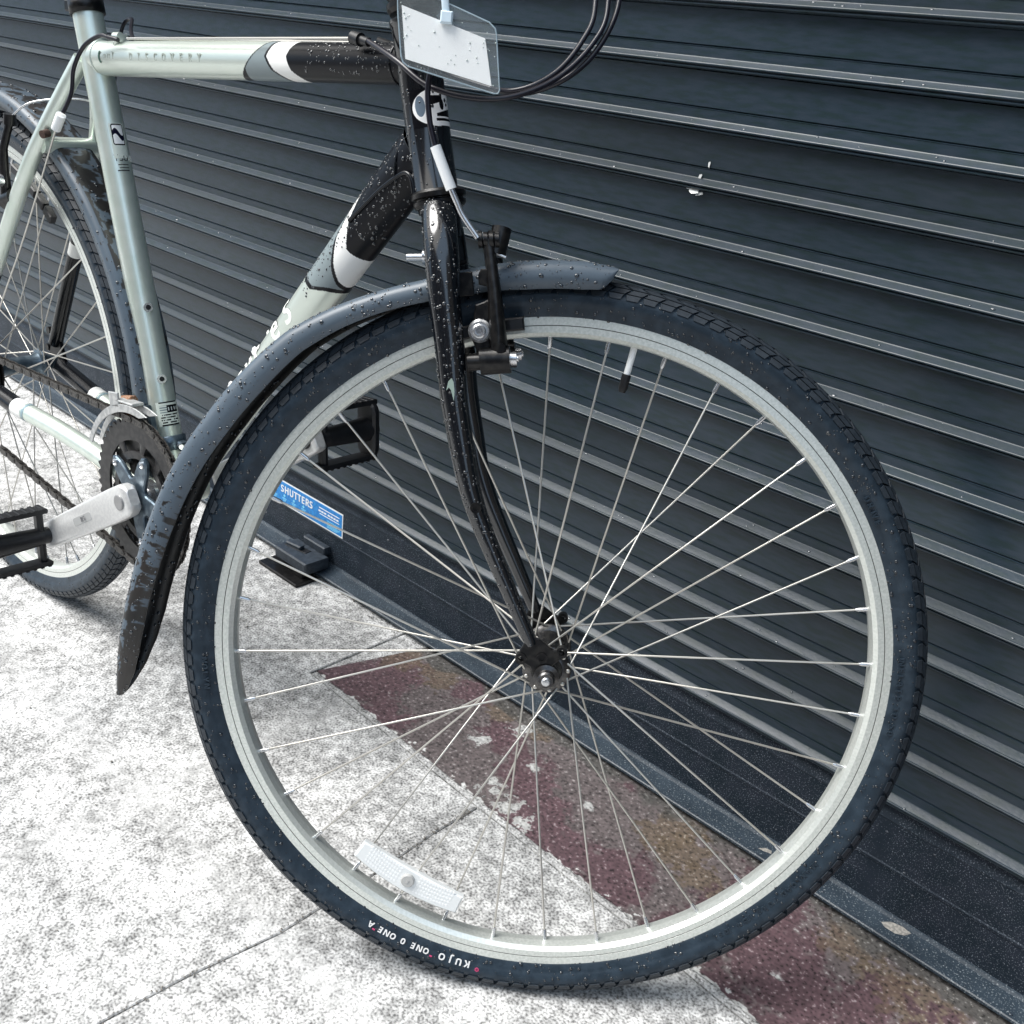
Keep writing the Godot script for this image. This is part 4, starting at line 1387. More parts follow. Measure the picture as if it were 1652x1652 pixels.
func build_fork(bike: Node3D) -> void:
	var fk := holder("fork", bike, front_xf)
	for side: float in [1.0, -1.0]:
		var st := new_st()
		var p := spline(blade_path(side), 5)
		var rad := []
		for i in p.size():
			var t := float(i) / (p.size() - 1)
			rad.append(Vector2(lut([[0, 0.0135], [0.08, 0.0150], [0.25, 0.0146], [0.45, 0.0125], [0.6, 0.0106], [0.75, 0.0088], [0.9, 0.0072], [0.985, 0.0062], [1, 0.0050]], t), lut([[0, 0.0130], [0.15, 0.0135], [0.35, 0.0122], [0.6, 0.0098], [0.85, 0.0074], [1, 0.0055]], t)))
		tube(st, p, rad, 28, true, Vector3(1, 0, 0))
		var bl := part("blade", st, M.black_gloss, fk)
		if side > 0:
			wet(bl, 560, 301, 0.0005, 0.0017, Vector3(0.5, 0.55, 0.7), 0.15)
			var chip := new_st()
			add_prism(chip, PackedVector2Array([Vector2(-0.003, -0.004), Vector2(-0.001, -0.001), Vector2(0.001, -0.003), Vector2(0.0045, -0.012), Vector2(0.0042, -0.004), Vector2(0.0025, 0.004), Vector2(0.0005, 0.007), Vector2(-0.002, 0.004)]), 0.0, 0.0004, 0.0, Transform3D(Basis(Vector3.RIGHT, -0.04), Vector3(-0.1125, 0.2475, 0.0582)))
			part("paint_chip", chip, mat(s(138, 156, 146), 0.6), bl)
		# lowrider eyelet half way down the blade
		st = new_st()
		disc_stack(st, [Vector2(0.0001, -0.006), Vector2(0.0048, -0.006), Vector2(0.0048, 0.0012), Vector2(0.0030, 0.0012), Vector2(0.0030, 0.0002), Vector2(0.0001, 0.0002)], 20, Transform3D(Basis.IDENTITY if side > 0 else Basis(Vector3.RIGHT, PI), Vector3(-0.0795, 0.1462, 0.0585 * side)))
		part("eyelet", st, M.dark_metal, fk)
		# dropout
		st = new_st()
		var poly := PackedVector2Array([Vector2(-0.020, 0.036), Vector2(-0.0265, 0.021), Vector2(-0.023, 0.011), Vector2(-0.015, 0.007), Vector2(-0.011, -0.004), Vector2(-0.005, -0.009), Vector2(0.004, -0.008), Vector2(0.009, 0.001), Vector2(0.004, 0.011), Vector2(0.011, 0.018), Vector2(0.013, 0.025), Vector2(0.003, 0.026), Vector2(-0.010, 0.034)])
		add_prism(st, poly, 0.0495, 0.0540, 0.0008, Transform3D(Basis.IDENTITY if side > 0 else Basis.from_scale(Vector3(1, 1, -1)), Vector3.ZERO))
		for q in [[-0.0245, 0.014], [0.011, 0.0245], [-0.006, 0.017]]:
			disc_stack(st, [Vector2(0.0024, 0.048), Vector2(0.0052, 0.048), Vector2(0.0052, 0.0555), Vector2(0.0028, 0.0555), Vector2(0.0026, 0.052)], 16, Transform3D(Basis.IDENTITY if side > 0 else Basis(Vector3.RIGHT, PI), Vector3(q[0], q[1], 0)))
		part("dropout", st, M.dark_metal, fk)
	# steerer crown and headset cups along the steering axis
	var ax := Vector3(-0.2372, 0.9715, 0.0).normalized()
	var base := Vector3(-0.1390, 0.3760, 0.0)
	var xf := Transform3D(Basis(Quaternion(Vector3.BACK, ax)), base)
	var st := new_st()
	disc_stack(st, [Vector2(0.0001, -0.008), Vector2(0.0150, -0.006), Vector2(0.0165, 0.006), Vector2(0.0165, 0.0150), Vector2(0.0195, 0.0160), Vector2(0.0195, 0.0195), Vector2(0.0001, 0.0195)], 36, xf)
	part("crown", st, M.black_paint, fk)
	st = new_st()
	disc_stack(st, [Vector2(0.0001, 0.0195), Vector2(0.0210, 0.0200), Vector2(0.0232, 0.0225), Vector2(0.0232, 0.0255), Vector2(0.0210, 0.0265), Vector2(0.0210, 0.0275), Vector2(0.0240, 0.0285), Vector2(0.0240, 0.0325), Vector2(0.0222, 0.0345), Vector2(0.0206, 0.0350), Vector2(0.0001, 0.0350)], 40, xf)
	part("lower_headset_cup", st, M.dark_metal, fk)
	st = new_st()
	disc_stack(st, [Vector2(0.0001, 0.1790), Vector2(0.0212, 0.1795), Vector2(0.0232, 0.1830), Vector2(0.0232, 0.1870), Vector2(0.0200, 0.1900), Vector2(0.0200, 0.1920), Vector2(0.0222, 0.1930), Vector2(0.0222, 0.2010), Vector2(0.0150, 0.2030), Vector2(0.0150, 0.2050), Vector2(0.0001, 0.2050)], 40, xf)
	part("upper_headset_cup", st, M.dark_metal, fk)
	# brake bosses and the mudguard bolt through the crown
	st = new_st()
	add_rod(st, Vector3(-0.1680, 0.3500, 0.006), Vector3(-0.1440, 0.3535, 0.006), 0.0034, 10)
	add_rod(st, Vector3(-0.1540, 0.3520, 0.006), Vector3(-0.1450, 0.3530, 0.006), 0.0066, 6)
	part("crown_bolt", st, M.steel, fk)

# ---------------------------------------------------------------- mudguards
func guard(st: SurfaceTool, stations: Array, seg_deg: float) -> void:
	# stations: [degrees, crest radius, edge radius, half width]; a thin shell of half-round section
	var rows := []
	var uvs := []
	var a := float(stations[0][0])
	var begin := a
	var end := float(stations[-1][0])
	while a <= end + 0.001:
		var v := []
		for c in [1, 2, 3]:
			var l := []
			for q in stations: l.append([q[0], q[c]])
			v.append(lut(l, a))
		var row := PackedVector3Array()
		var ur := []
		var ra := deg_to_rad(a)
		for lay in 2:
			for j in 19:
				var t := (1.0 - j / 18.0 * 2.0) * (1.0 if lay == 0 else -1.0)
				var w: float = v[2] - 0.0016 * lay
				var z := w * signf(t) * pow(absf(sin(t * PI / 2)), 0.55)
				var r: float = v[1] + (v[0] - 0.0016 * lay - v[1]) * pow(maxf(cos(t * PI / 2), 0.0), 0.45)
				row.append(Vector3(cos(ra) * r, sin(ra) * r, z))
				ur.append(Vector2((a - begin) / (end - begin), (t + 1.0) * 0.25 if lay == 0 else 0.75))
		ur.append(ur[0])
		rows.append(row); uvs.append(ur)
		a += seg_deg
	grid(st, rows, true, 1, uvs)
	fan(st, rows[0], true)
	fan(st, rows[-1], false)

# outside: faded grey plastic with caked mud between two places along the guard; inside: even near-black
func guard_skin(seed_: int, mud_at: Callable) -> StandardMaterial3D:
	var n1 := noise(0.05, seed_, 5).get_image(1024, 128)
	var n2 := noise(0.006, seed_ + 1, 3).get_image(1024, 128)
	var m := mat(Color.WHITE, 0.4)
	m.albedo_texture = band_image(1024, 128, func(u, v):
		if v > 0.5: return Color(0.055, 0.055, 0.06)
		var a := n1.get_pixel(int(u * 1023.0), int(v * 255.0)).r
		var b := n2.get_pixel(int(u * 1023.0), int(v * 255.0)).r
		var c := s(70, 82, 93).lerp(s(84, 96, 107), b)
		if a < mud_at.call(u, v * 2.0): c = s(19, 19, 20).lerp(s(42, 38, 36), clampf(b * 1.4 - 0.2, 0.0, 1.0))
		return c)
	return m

func build_front_fender(bike: Node3D) -> void:
	var fd := holder("front_mudguard", bike, front_xf)
	var st := new_st()
	guard(st, [[87.3, 0.3620, 0.3608, 0.0225], [87.7, 0.3630, 0.3540, 0.0248], [88.4, 0.3637, 0.3470, 0.0258], [89.5, 0.3640, 0.3420, 0.0264], [92.0, 0.3650, 0.3405, 0.0268], [100.0, 0.3648, 0.3400, 0.0268], [108.0, 0.3645, 0.3425, 0.0268], [115.0, 0.3660, 0.3462, 0.0270], [121.0, 0.3710, 0.3515, 0.0272], [127.0, 0.3770, 0.3560, 0.0272], [134.0, 0.3835, 0.3595, 0.0272], [142.0, 0.3850, 0.3580, 0.0272], [150.0, 0.3865, 0.3590, 0.0272], [158.0, 0.3900, 0.3625, 0.0272], [166.0, 0.3930, 0.3655, 0.0272], [172.0, 0.3960, 0.3690, 0.0275], [177.0, 0.3995, 0.3735, 0.0280], [182.0, 0.4050, 0.3790, 0.0270], [186.0, 0.4105, 0.3860, 0.0225], [189.5, 0.4165, 0.3960, 0.0150], [192.0, 0.4210, 0.4080, 0.0080], [193.3, 0.4240, 0.4180, 0.0025]], 0.75)
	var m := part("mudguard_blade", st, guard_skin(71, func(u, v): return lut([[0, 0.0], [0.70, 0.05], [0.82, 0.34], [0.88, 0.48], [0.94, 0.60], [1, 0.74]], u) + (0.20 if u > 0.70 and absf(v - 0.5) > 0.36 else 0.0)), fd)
	wet(m, 1500, 401, 0.0004, 0.0018, Vector3(0.2, 0.7, 0.7), 0.0, M.drop_fender)
	# riveted edge of the soft flap at the tail
	st = new_st()
	var pts := PackedVector3Array()
	for k in 9:
		var t := k / 8.0
		var a := deg_to_rad(lerpf(173.5, 181.5, t))
		pts.append(Vector3(cos(a) * lerpf(0.3715, 0.4052, t), sin(a) * lerpf(0.3715, 0.4052, t), lerpf(0.0272, 0.010, t)))
	tube(st, pts, 0.0011, 6)
	part("flap_seam", st, M.fender, fd)
	# fixing bracket between guard and crown, with its stay tab on the near side
	st = new_st()
	add_box(st, Vector3(0.032, 0.003, 0.018), Vector3(-0.130, 0.3475, 0.0), Basis(Vector3.BACK, 0.35), 0.0006)
	add_box(st, Vector3(0.016, 0.020, 0.0022), Vector3(-0.113, 0.333, 0.0285), Basis(Vector3.BACK, 0.2), 0.0006)
	part("bracket", st, M.dark_metal, fd)

func build_rear_fender(bike: Node3D) -> void:
	var fd := holder("rear_mudguard", bike, Transform3D(Basis.IDENTITY, F(0.006, 0.004)))
	var st := new_st()
	guard(st, [[-16.0, 0.398, 0.388, 0.022], [-12.0, 0.399, 0.384, 0.0265], [0.0, 0.399, 0.382, 0.0268], [20.0, 0.399, 0.382, 0.0268], [45.0, 0.398, 0.381, 0.0268], [56.5, 0.396, 0.380, 0.0268], [80.0, 0.394, 0.376, 0.0268], [110.0, 0.392, 0.374, 0.0268], [150.0, 0.392, 0.374, 0.0268]], 1.5)
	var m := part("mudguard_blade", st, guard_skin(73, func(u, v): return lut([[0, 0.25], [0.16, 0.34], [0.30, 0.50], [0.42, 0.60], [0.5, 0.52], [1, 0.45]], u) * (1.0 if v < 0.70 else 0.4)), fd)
	wet(m, 380, 402, 0.0006, 0.0022, Vector3(0.6, 0.6, 0.6), 0.0, M.drop_fender)

# ---------------------------------------------------------------- brakes
func build_front_brake(bike: Node3D) -> void:
	var b := holder("front_brake", bike, front_xf)
	for side: float in [1.0, -1.0]:
		var arm := holder("brake_arm", b, Transform3D.IDENTITY if side > 0 else Transform3D(Basis.from_scale(Vector3(1, 1, -1)), Vector3.ZERO))
		var st := new_st()
		# pivot barrel along the wheel's direction
		add_rod(st, Vector3(-0.1010, 0.2680, 0.043), Vector3(-0.0905, 0.2705, 0.043), 0.0075, 18)
		add_rod(st, Vector3(-0.0905, 0.2705, 0.043), Vector3(-0.0655, 0.2755, 0.043), 0.0120, 22)
		tube(st, PackedVector3Array([Vector3(-0.0745, 0.2735, 0.0455), Vector3(-0.0790, 0.300, 0.0475), Vector3(-0.0850, 0.330, 0.0465), Vector3(-0.0905, 0.352, 0.0430), Vector3(-0.0960, 0.3715, 0.0390)]), [Vector2(0.0085, 0.0070), Vector2(0.0072, 0.0062), Vector2(0.0058, 0.0052), Vector2(0.0050, 0.0046), Vector2(0.0050, 0.0046)], 8, true, Vector3.RIGHT)
		# flat web that carries the pad
		var web := PackedVector2Array([Vector2(-0.0930, 0.2760), Vector2(-0.0760, 0.2780), Vector2(-0.0820, 0.3150), Vector2(-0.0850, 0.3260), Vector2(-0.0930, 0.3205), Vector2(-0.1000, 0.3170), Vector2(-0.1005, 0.2890)])
		add_prism(st, web, 0.0385, 0.0445, 0.0010, Transform3D.IDENTITY)
		var tab := PackedVector2Array([Vector2(-0.0890, 0.3330), Vector2(-0.0990, 0.3340), Vector2(-0.1005, 0.3420), Vector2(-0.0985, 0.3470), Vector2(-0.0900, 0.3480)])
		add_prism(st, tab, 0.040, 0.0455, 0.0010, Transform3D.IDENTITY)
		# ribbed head of the arm
		for k in 4:
			add_rod(st, Vector3(-0.1040 + 0.0048 * k, 0.3705 + 0.0004 * k, 0.039), Vector3(-0.1005 + 0.0048 * k, 0.3712 + 0.0004 * k, 0.039), 0.0072 - 0.0006 * (k % 2), 14)
		part("arm", st, M.dark_metal, arm)
		st = new_st()
		add_rod(st, Vector3(-0.0655, 0.2755, 0.043), Vector3(-0.0600, 0.2765, 0.043), 0.0058, 16)
		add_rod(st, Vector3(-0.0600, 0.2765, 0.043), Vector3(-0.0585, 0.2768, 0.043), 0.0030, 6)
		part("pivot_bolt", st, M.steel, arm)
		# pad: holder, washer stack and bolt
		st = new_st()
		for k in 6:
			var a := deg_to_rad(lerpf(102.4, 112.5, k / 5.0))
			add_box(st, Vector3(0.0115, 0.0180, 0.0100), Vector3(cos(a) * 0.3115, sin(a) * 0.3115, 0.0195), Basis(Vector3.BACK, a), 0.0015)
		part("brake_pad", st, M.black_plastic, arm)
		st = new_st()
		var at := Transform3D(Basis.IDENTITY, Vector3(-0.0937, 0.2960, 0))
		disc_stack(st, [Vector2(0.0001, 0.028), Vector2(0.0030, 0.028), Vector2(0.0030, 0.0440), Vector2(0.0095, 0.0445), Vector2(0.0100, 0.0470), Vector2(0.0080, 0.0490), Vector2(0.0060, 0.0490), Vector2(0.0060, 0.0530), Vector2(0.0048, 0.0540), Vector2(0.0032, 0.0540), Vector2(0.0030, 0.0515), Vector2(0.0001, 0.0515)], 22, at)
		part("pad_bolt", st, M.steel, arm)
		st = new_st()
		add_rod(st, Vector3(-0.0740, 0.2840, 0.0490), Vector3(-0.0740, 0.2840, 0.0535), 0.0042, 12)
		part("spring_screw", st, M.dark_metal, arm)
	# clamp barrel at the head of the arms where the noodle lands
	var st := new_st()
	add_rod(st, Vector3(-0.0880, 0.3600, 0.034), Vector3(-0.0860, 0.3830, 0.030), 0.0085, 16)
	add_rod(st, Vector3(-0.0960, 0.3735, 0.036), Vector3(-0.0860, 0.3745, 0.033), 0.0060, 12)
	part("clamp_barrel", st, M.dark_metal, b)
	st = new_st()
	add_rod(st, Vector3(-0.0870, 0.3610, 0.040), Vector3(-0.0790, 0.3590, 0.040), 0.0012, 6)
	part("cable_end", st, M.steel, b)

func build_rear_brake(bike: Node3D) -> void:
	var b := holder("rear_brake", bike)
	for side: float in [1.0]:
		var st := new_st()
		tube(st, PackedVector3Array([F(0.128, 0.266, 0.050 * side), F(0.130, 0.300, 0.052 * side), F(0.133, 0.330, 0.052 * side), F(0.141, 0.362, 0.046 * side)]), [Vector2(0.0095, 0.007), Vector2(0.0075, 0.006), Vector2(0.006, 0.005), Vector2(0.005, 0.005)], 8, true, Vector3.RIGHT)
		add_rod(st, F(0.124, 0.262, 0.050 * side), F(0.146, 0.272, 0.048 * side), 0.0105, 16)
		add_rod(st, F(0.1415, 0.358, 0.046 * side), F(0.1430, 0.371, 0.046 * side), 0.0075, 12)
		var arm := part("brake_arm", st, M.dark_metal, b)
		st = new_st()
		add_rod(st, F(0.1315, 0.290, 0.056 * side), F(0.1315, 0.290, 0.066 * side), 0.0075, 14)
		add_rod(st, F(0.1315, 0.290, 0.066 * side), F(0.1315, 0.290, 0.070 * side), 0.0050, 6)
		part("pad_bolt", st, M.steel, arm)
		st = new_st()
		for k in 5:
			var a := deg_to_rad(lerpf(55.0, 72.0, k / 4.0))
			add_box(st, Vector3(0.0115, 0.020, 0.010), F(cos(a) * 0.3115, sin(a) * 0.3115, 0.0195 * side), Basis(Vector3.BACK, a), 0.0015)
		part("brake_pad", st, M.black_plastic, arm)
	var st := new_st()
	tube(st, spline([F(0.143, 0.366, 0.046), F(0.168, 0.388, 0.030), F(0.200, 0.398, -0.010), F(0.210, 0.396, -0.030)], 6), 0.0014, 8)
	part("brake_wire", st, M.steel, b)

# ---------------------------------------------------------------- cranks, chain, pedals
func chainring(r: float, teeth: int, z: float, slots: bool) -> SurfaceTool:
	var st := new_st()
	var zs := [z - 0.0016, z + 0.0016]
	var n := teeth * 6
	var inner := r * 0.72
	var o0 := PackedVector3Array()
	var o1 := PackedVector3Array()
	var i0 := PackedVector3Array()
	var i1 := PackedVector3Array()
	for k in n:
		var a := TAU * k / n
		var ph := k % 6
		var rr: float = r + [0.0, -0.0030, -0.0055, -0.0055, -0.0030, 0.0][ph]
		var ri := inner
		o0.append(Vector3(cos(a) * rr, sin(a) * rr, zs[0])); o1.append(Vector3(cos(a) * rr, sin(a) * rr, zs[1]))
		i0.append(Vector3(cos(a) * ri, sin(a) * ri, zs[0])); i1.append(Vector3(cos(a) * ri, sin(a) * ri, zs[1]))
	grid(st, [o0, o1], true, -1)
	grid(st, [o1, i1], true, -1)
	grid(st, [i1, i0], true, -1)
	grid(st, [i0, o0], true, -1)
	return st

func build_drivetrain(bike: Node3D) -> void:
	var at := BB + Vector3(0, OY, 0)
	var cs := holder("crankset", bike, Transform3D(Basis.IDENTITY, at))
	var ca := atan2(-0.09, -0.1364)
	# rings
	part("chainring", chainring(0.0995, 48, 0.0500, true), M.ring_steel, cs)
	part("chainring", chainring(0.0780, 36, 0.0430, false), M.ring_steel, cs)
	part("chainring", chainring(0.0550, 26, 0.0360, false), M.dark_metal, cs)
	# spokes of the outer ring leave long windows
	var st := new_st()
	for k in 5:
		var a := ca + TAU * k / 5.0
		for off: float in [-0.30, 0.30]:
			var p := PackedVector3Array()
			for q in 7:
				var t := q / 6.0
				var rr := lerpf(0.050, 0.074, t)
				var aa: float = a + off * (1.0 - 0.15 * t)
				p.append(Vector3(cos(aa) * rr, sin(aa) * rr, 0.050))
			tube(st, p, [Vector2(0.0016, 0.008), Vector2(0.0016, 0.007), Vector2(0.0016, 0.006), Vector2(0.0016, 0.006), Vector2(0.0016, 0.007), Vector2(0.0016, 0.009), Vector2(0.0016, 0.012)], 8, true, Vector3.BACK)
	var ring := []
	var p2 := PackedVector3Array()
	for k in 61:
		var a := TAU * k / 60
		p2.append(Vector3(cos(a) * 0.054, sin(a) * 0.054, 0.050))
	tube(st, p2, Vector2(0.0016, 0.0055).x, 8, false)
	lathe(st, [Vector2(0.0585, 0.0484), Vector2(0.0585, 0.0516), Vector2(0.0490, 0.0516), Vector2(0.0490, 0.0484)], 72, true, [0, 1, 2, 3])
	part("ring_arms", st, M.ring_steel, cs)
	# aluminium spider: five broad arms
	st = new_st()
	var poly := PackedVector2Array()
	for k in 60:
		var a := ca + TAU * k / 60
		var lobe := pow(0.5 + 0.5 * cos(5.0 * (a - ca)), 1.6)
		poly.append(Vector2(cos(a), sin(a)) * (0.026 + 0.038 * lobe))
	add_prism(st, poly, 0.0530, 0.0590, 0.0015, Transform3D.IDENTITY)
	part("spider", st, M.spider, cs)
	st = new_st()
	for k in 5:
		var a := ca + TAU * k / 5.0
		disc_stack(st, [Vector2(0.0001, 0.058), Vector2(0.0045, 0.058), Vector2(0.0045, 0.0605), Vector2(0.0030, 0.0612), Vector2(0.0022, 0.0600), Vector2(0.0001, 0.0600)], 16, Transform3D(Basis.IDENTITY, Vector3(cos(a) * 0.054, sin(a) * 0.054, 0)))
	part("ring_bolts", st, M.steel, cs)
	st = new_st()
	disc_stack(st, [Vector2(0.0001, 0.034), Vector2(0.0200, 0.034), Vector2(0.0200, 0.040), Vector2(0.0100, 0.042), Vector2(0.0100, 0.06), Vector2(0.0001, 0.06)], 28)
	part("spindle", st, M.steel, cs)
	for side: float in [1.0, -1.0]:
		var a := ca if side > 0 else ca + PI
		var ang := Transform3D(Basis(Vector3.BACK, a), Vector3.ZERO)
		if side < 0: ang = Transform3D(Basis(Vector3.BACK, a) * Basis.from_scale(Vector3(1, 1, -1)), Vector3.ZERO)
		# arm: a tapered bar flaring outwards to the pedal
		st = new_st()
		var path := PackedVector3Array([Vector3(-0.0185, 0, 0.0690), Vector3(-0.0155, 0, 0.0695), Vector3(-0.008, 0, 0.0705), Vector3(0.02, 0, 0.0730), Vector3(0.09, 0, 0.0830), Vector3(0.15, 0, 0.0920), Vector3(0.178, 0, 0.0945), Vector3(0.1835, 0, 0.0950), Vector3(0.1855, 0, 0.0952)])
		var hw := [0.010, 0.0160, 0.0205, 0.0215, 0.0196, 0.0178, 0.0168, 0.0150, 0.0125]
		var rows := []
		for i in path.size():
			var row := PackedVector3Array()
			var e := 0.0082 if i > 0 and i < path.size() - 1 else 0.006
			for q in round_rect(hw[i] * 2.0, e * 2.0, minf(0.0042, hw[i] * 0.8), 4):
				row.append(path[i] + Vector3(0, q.x, q.y))
			rows.append(row)
		grid(st, rows, true, 1)
		fan(st, rows[0], true)
		fan(st, rows[-1], false)
		var arm := part("crank_arm", st, M.crank, cs, ang)
		st = new_st()
		disc_stack(st, [Vector2(0.0001, 0.078), Vector2(0.0098, 0.0785), Vector2(0.0098, 0.0808), Vector2(0.0085, 0.0814), Vector2(0.0001, 0.0810)], 26)
		part("bolt_cap", st, mat(s(150, 150, 150), 0.4, 0.3), arm)
		st = new_st()
		add_prism(st, round_rect(0.040, 0.0105, 0.003), 0.0, 0.0006, 0.0002, Transform3D(Basis(Vector3.UP, -0.142), Vector3(0.085, 0, 0.0902)))
		part("inlay", st, mat(s(168, 169, 168), 0.5, 0.2), arm)
		for k in 3:
			put("lettering", words(["S", "R", "S"][k], 0.006, 0.0004, ["Droid Sans"], true), mat(s(110, 110, 112), 0.5), arm, Transform3D(Basis(Vector3.UP, -0.142) * Basis(Vector3.BACK, PI), Vector3(0.092 - 0.007 * k, 0, 0.0914)))
		build_pedal(bike, side, at + Vector3(cos(a) * 0.170, sin(a) * 0.170, 0))
	# front derailleur
	var fd := holder("front_derailleur", bike)
	var sdv := (F(0.2535, 0.506) - F(0.437, -0.030)).normalized()
	st = new_st()
	var c := F(0.437, -0.030) + sdv * 0.052
	tube(st, PackedVector3Array([c - sdv * 0.009, c - sdv * 0.008, c + sdv * 0.008, c + sdv * 0.009]), [0.0185, 0.0205, 0.0205, 0.0185], 30)
	add_box(st, Vector3(0.012, 0.012, 0.012), c + Vector3(0.021, 0.002, -0.004), Basis.IDENTITY, 0.002)
	part("clamp", st, M.spider, fd)
	st = new_st()
	add_rod(st, c + Vector3(0.022, 0.003, 0.0), c + Vector3(0.030, 0.004, 0.002), 0.0034, 8)
	part("clamp_bolt", st, M.steel, fd)
	st = new_st()
	add_box(st, Vector3(0.020, 0.030, 0.018), F(0.402, 0.050, 0.024), Basis(Vector3.BACK, 0.3), 0.003)
	add_box(st, Vector3(0.012, 0.046, 0.010), F(0.425, 0.040, 0.026), Basis(Vector3.BACK, 0.33), 0.002)
	part("linkage", st, M.spider, fd)
	st = new_st()
	add_box(st, Vector3(0.024, 0.042, 0.016), F(0.404, 0.060, 0.042), Basis(Vector3.BACK, 0.25), 0.005)
	part("linkage_body", st, M.rust, fd)
	for z: float in [0.0570, 0.0430]:
		st = new_st()
		var pl := PackedVector2Array()
		for k in 15:
			var a := deg_to_rad(lerpf(76.0, 158.0, k / 14.0))
			pl.append(Vector2(cos(a), sin(a)) * 0.1165)
		for k in 15:
			var a := deg_to_rad(lerpf(158.0, 84.0, k / 14.0))
			pl.append(Vector2(cos(a), sin(a)) * lut([[0, 0.1085], [8, 0.1065], [14, 0.1075]], k))
		add_prism(st, pl, z - 0.0010, z + 0.0010, 0.0004, Transform3D(Basis.IDENTITY, at))
		part("cage_plate", st, M.cage, fd)
	st = new_st()
	add_box(st, Vector3(0.040, 0.003, 0.016), F(0.415, 0.0785, 0.050), Basis(Vector3.BACK, 0.12), 0.001)
	add_box(st, Vector3(0.022, 0.018, 0.003), F(0.392, 0.076, 0.0565), Basis(Vector3.BACK, 0.2), 0.001)
	part("cage_bridge", st, M.cage, fd)
	# chain: two straight runs and the wrap round the big ring
	var ch := holder("chain", bike)
	var line := PackedVector3Array()
	var cz := 0.0495
	var up0 := F(0.0, 0.034, cz)
	var a_top := deg_to_rad(88.0)
	var rc := 0.0970
	var pts := [up0]
	for k in 25:
		var a := deg_to_rad(94.0 - 190.0 * k / 24.0)
		pts.append(at + Vector3(cos(a) * rc, sin(a) * rc, cz))
	pts.append(F(0.04, -0.105, cz - 0.004))
	# walk along at chain pitch
	var pos: Vector3 = pts[0]
	var seg := 0
	var links := new_st()
	var rollers := new_st()
	var i := 0
	while seg < pts.size() - 1:
		var need := 0.0127
		var q := pos
		while seg < pts.size() - 1:
			var d: float = q.distance_to(pts[seg + 1])
			if d >= need:
				q = q.move_toward(pts[seg + 1], need)
				need = 0.0
				break
			need -= d
			q = pts[seg + 1]
			seg += 1
		var dir := q - pos
		if dir.length() > 0.004:
			var ang := atan2(dir.y, dir.x)
			for sz: float in [-1.0, 1.0]:
				var zz := (0.0034 if i % 2 == 0 else 0.0022) * float(sz)
				var pl := PackedVector2Array()
				for e: float in [0.0, 1.0]:
					for k in 6:
						var b: float = deg_to_rad(-70.0 + 28.0 * k) + (PI if e == 0.0 else 0.0)
						pl.append(Vector2(dir.length() * e, 0) + Vector2(cos(b), sin(b)) * 0.0043)
				var bas := Basis(Vector3.BACK, ang)
				add_prism(links, pl, -0.0006, 0.0006, 0.0, Transform3D(bas, pos + Vector3(0, 0, zz)))
			add_rod(rollers, pos + Vector3(0, 0, -0.0042), pos + Vector3(0, 0, 0.0042), 0.0020, 8)
		pos = q
		i += 1
	var lk := part("chain_links", links, M.chain, ch)
	lk.set_meta("kind", "stuff")
	var rl := part("chain_pins", rollers, M.ring_steel, ch)
	rl.set_meta("kind", "stuff")

func build_pedal(bike: Node3D, side: float, at: Vector3) -> void:
	var xf := Transform3D(Basis.from_scale(Vector3(1, 1, side)) * Basis(Vector3.BACK, 0.10), at + Vector3(0, 0, -0.014 * side))
	var p := holder("pedal", bike, xf)
	var st := new_st()
	disc_stack(st, [Vector2(0.0001, 0.098), Vector2(0.0085, 0.098), Vector2(0.0085, 0.112), Vector2(0.0110, 0.113), Vector2(0.0110, 0.124), Vector2(0.0120, 0.130), Vector2(0.0150, 0.185), Vector2(0.0165, 0.198), Vector2(0.0150, 0.206), Vector2(0.0001, 0.207)], 22)
	part("axle_body", st, M.black_plastic, p)
	for y: float in [-0.036, 0.036]:
		st = new_st()
		add_box(st, Vector3(0.020, 0.0060, 0.092), Vector3(0, y, 0.162), Basis.IDENTITY, 0.002)
		for k in 9:
			add_box(st, Vector3(0.022, 0.0016, 0.0050), Vector3(0, y + 0.0034 * signf(y), 0.122 + 0.0098 * k), Basis.IDENTITY, 0.0005)
		part("grip_bar", st, M.black_plastic, p)
	st = new_st()
	add_box(st, Vector3(0.014, 0.070, 0.009), Vector3(0, 0, 0.126), Basis.IDENTITY, 0.003)
	part("end_plate", st, M.black_plastic, p)
	st = new_st()
	add_prism(st, round_rect(0.034, 0.076, 0.016), 0.194, 0.206, 0.003, Transform3D.IDENTITY)
	part("end_plate", st, M.black_plastic, p)
	st = new_st()
	disc_stack(st, [Vector2(0.0001, 0.2055), Vector2(0.0095, 0.2055), Vector2(0.0095, 0.2080), Vector2(0.0001, 0.2085)], 20)
	part("dust_cap", st, M.ring_steel, p)

# ---------------------------------------------------------------- cables
func cable(parent: Node, called: String, pts: Array, r: float, m: Material) -> void:
	var l := []
	for q in pts: l.append(G(q))
	var st := new_st()
	tube(st, spline(l, 8), r, 12)
	part(called, st, m, parent)

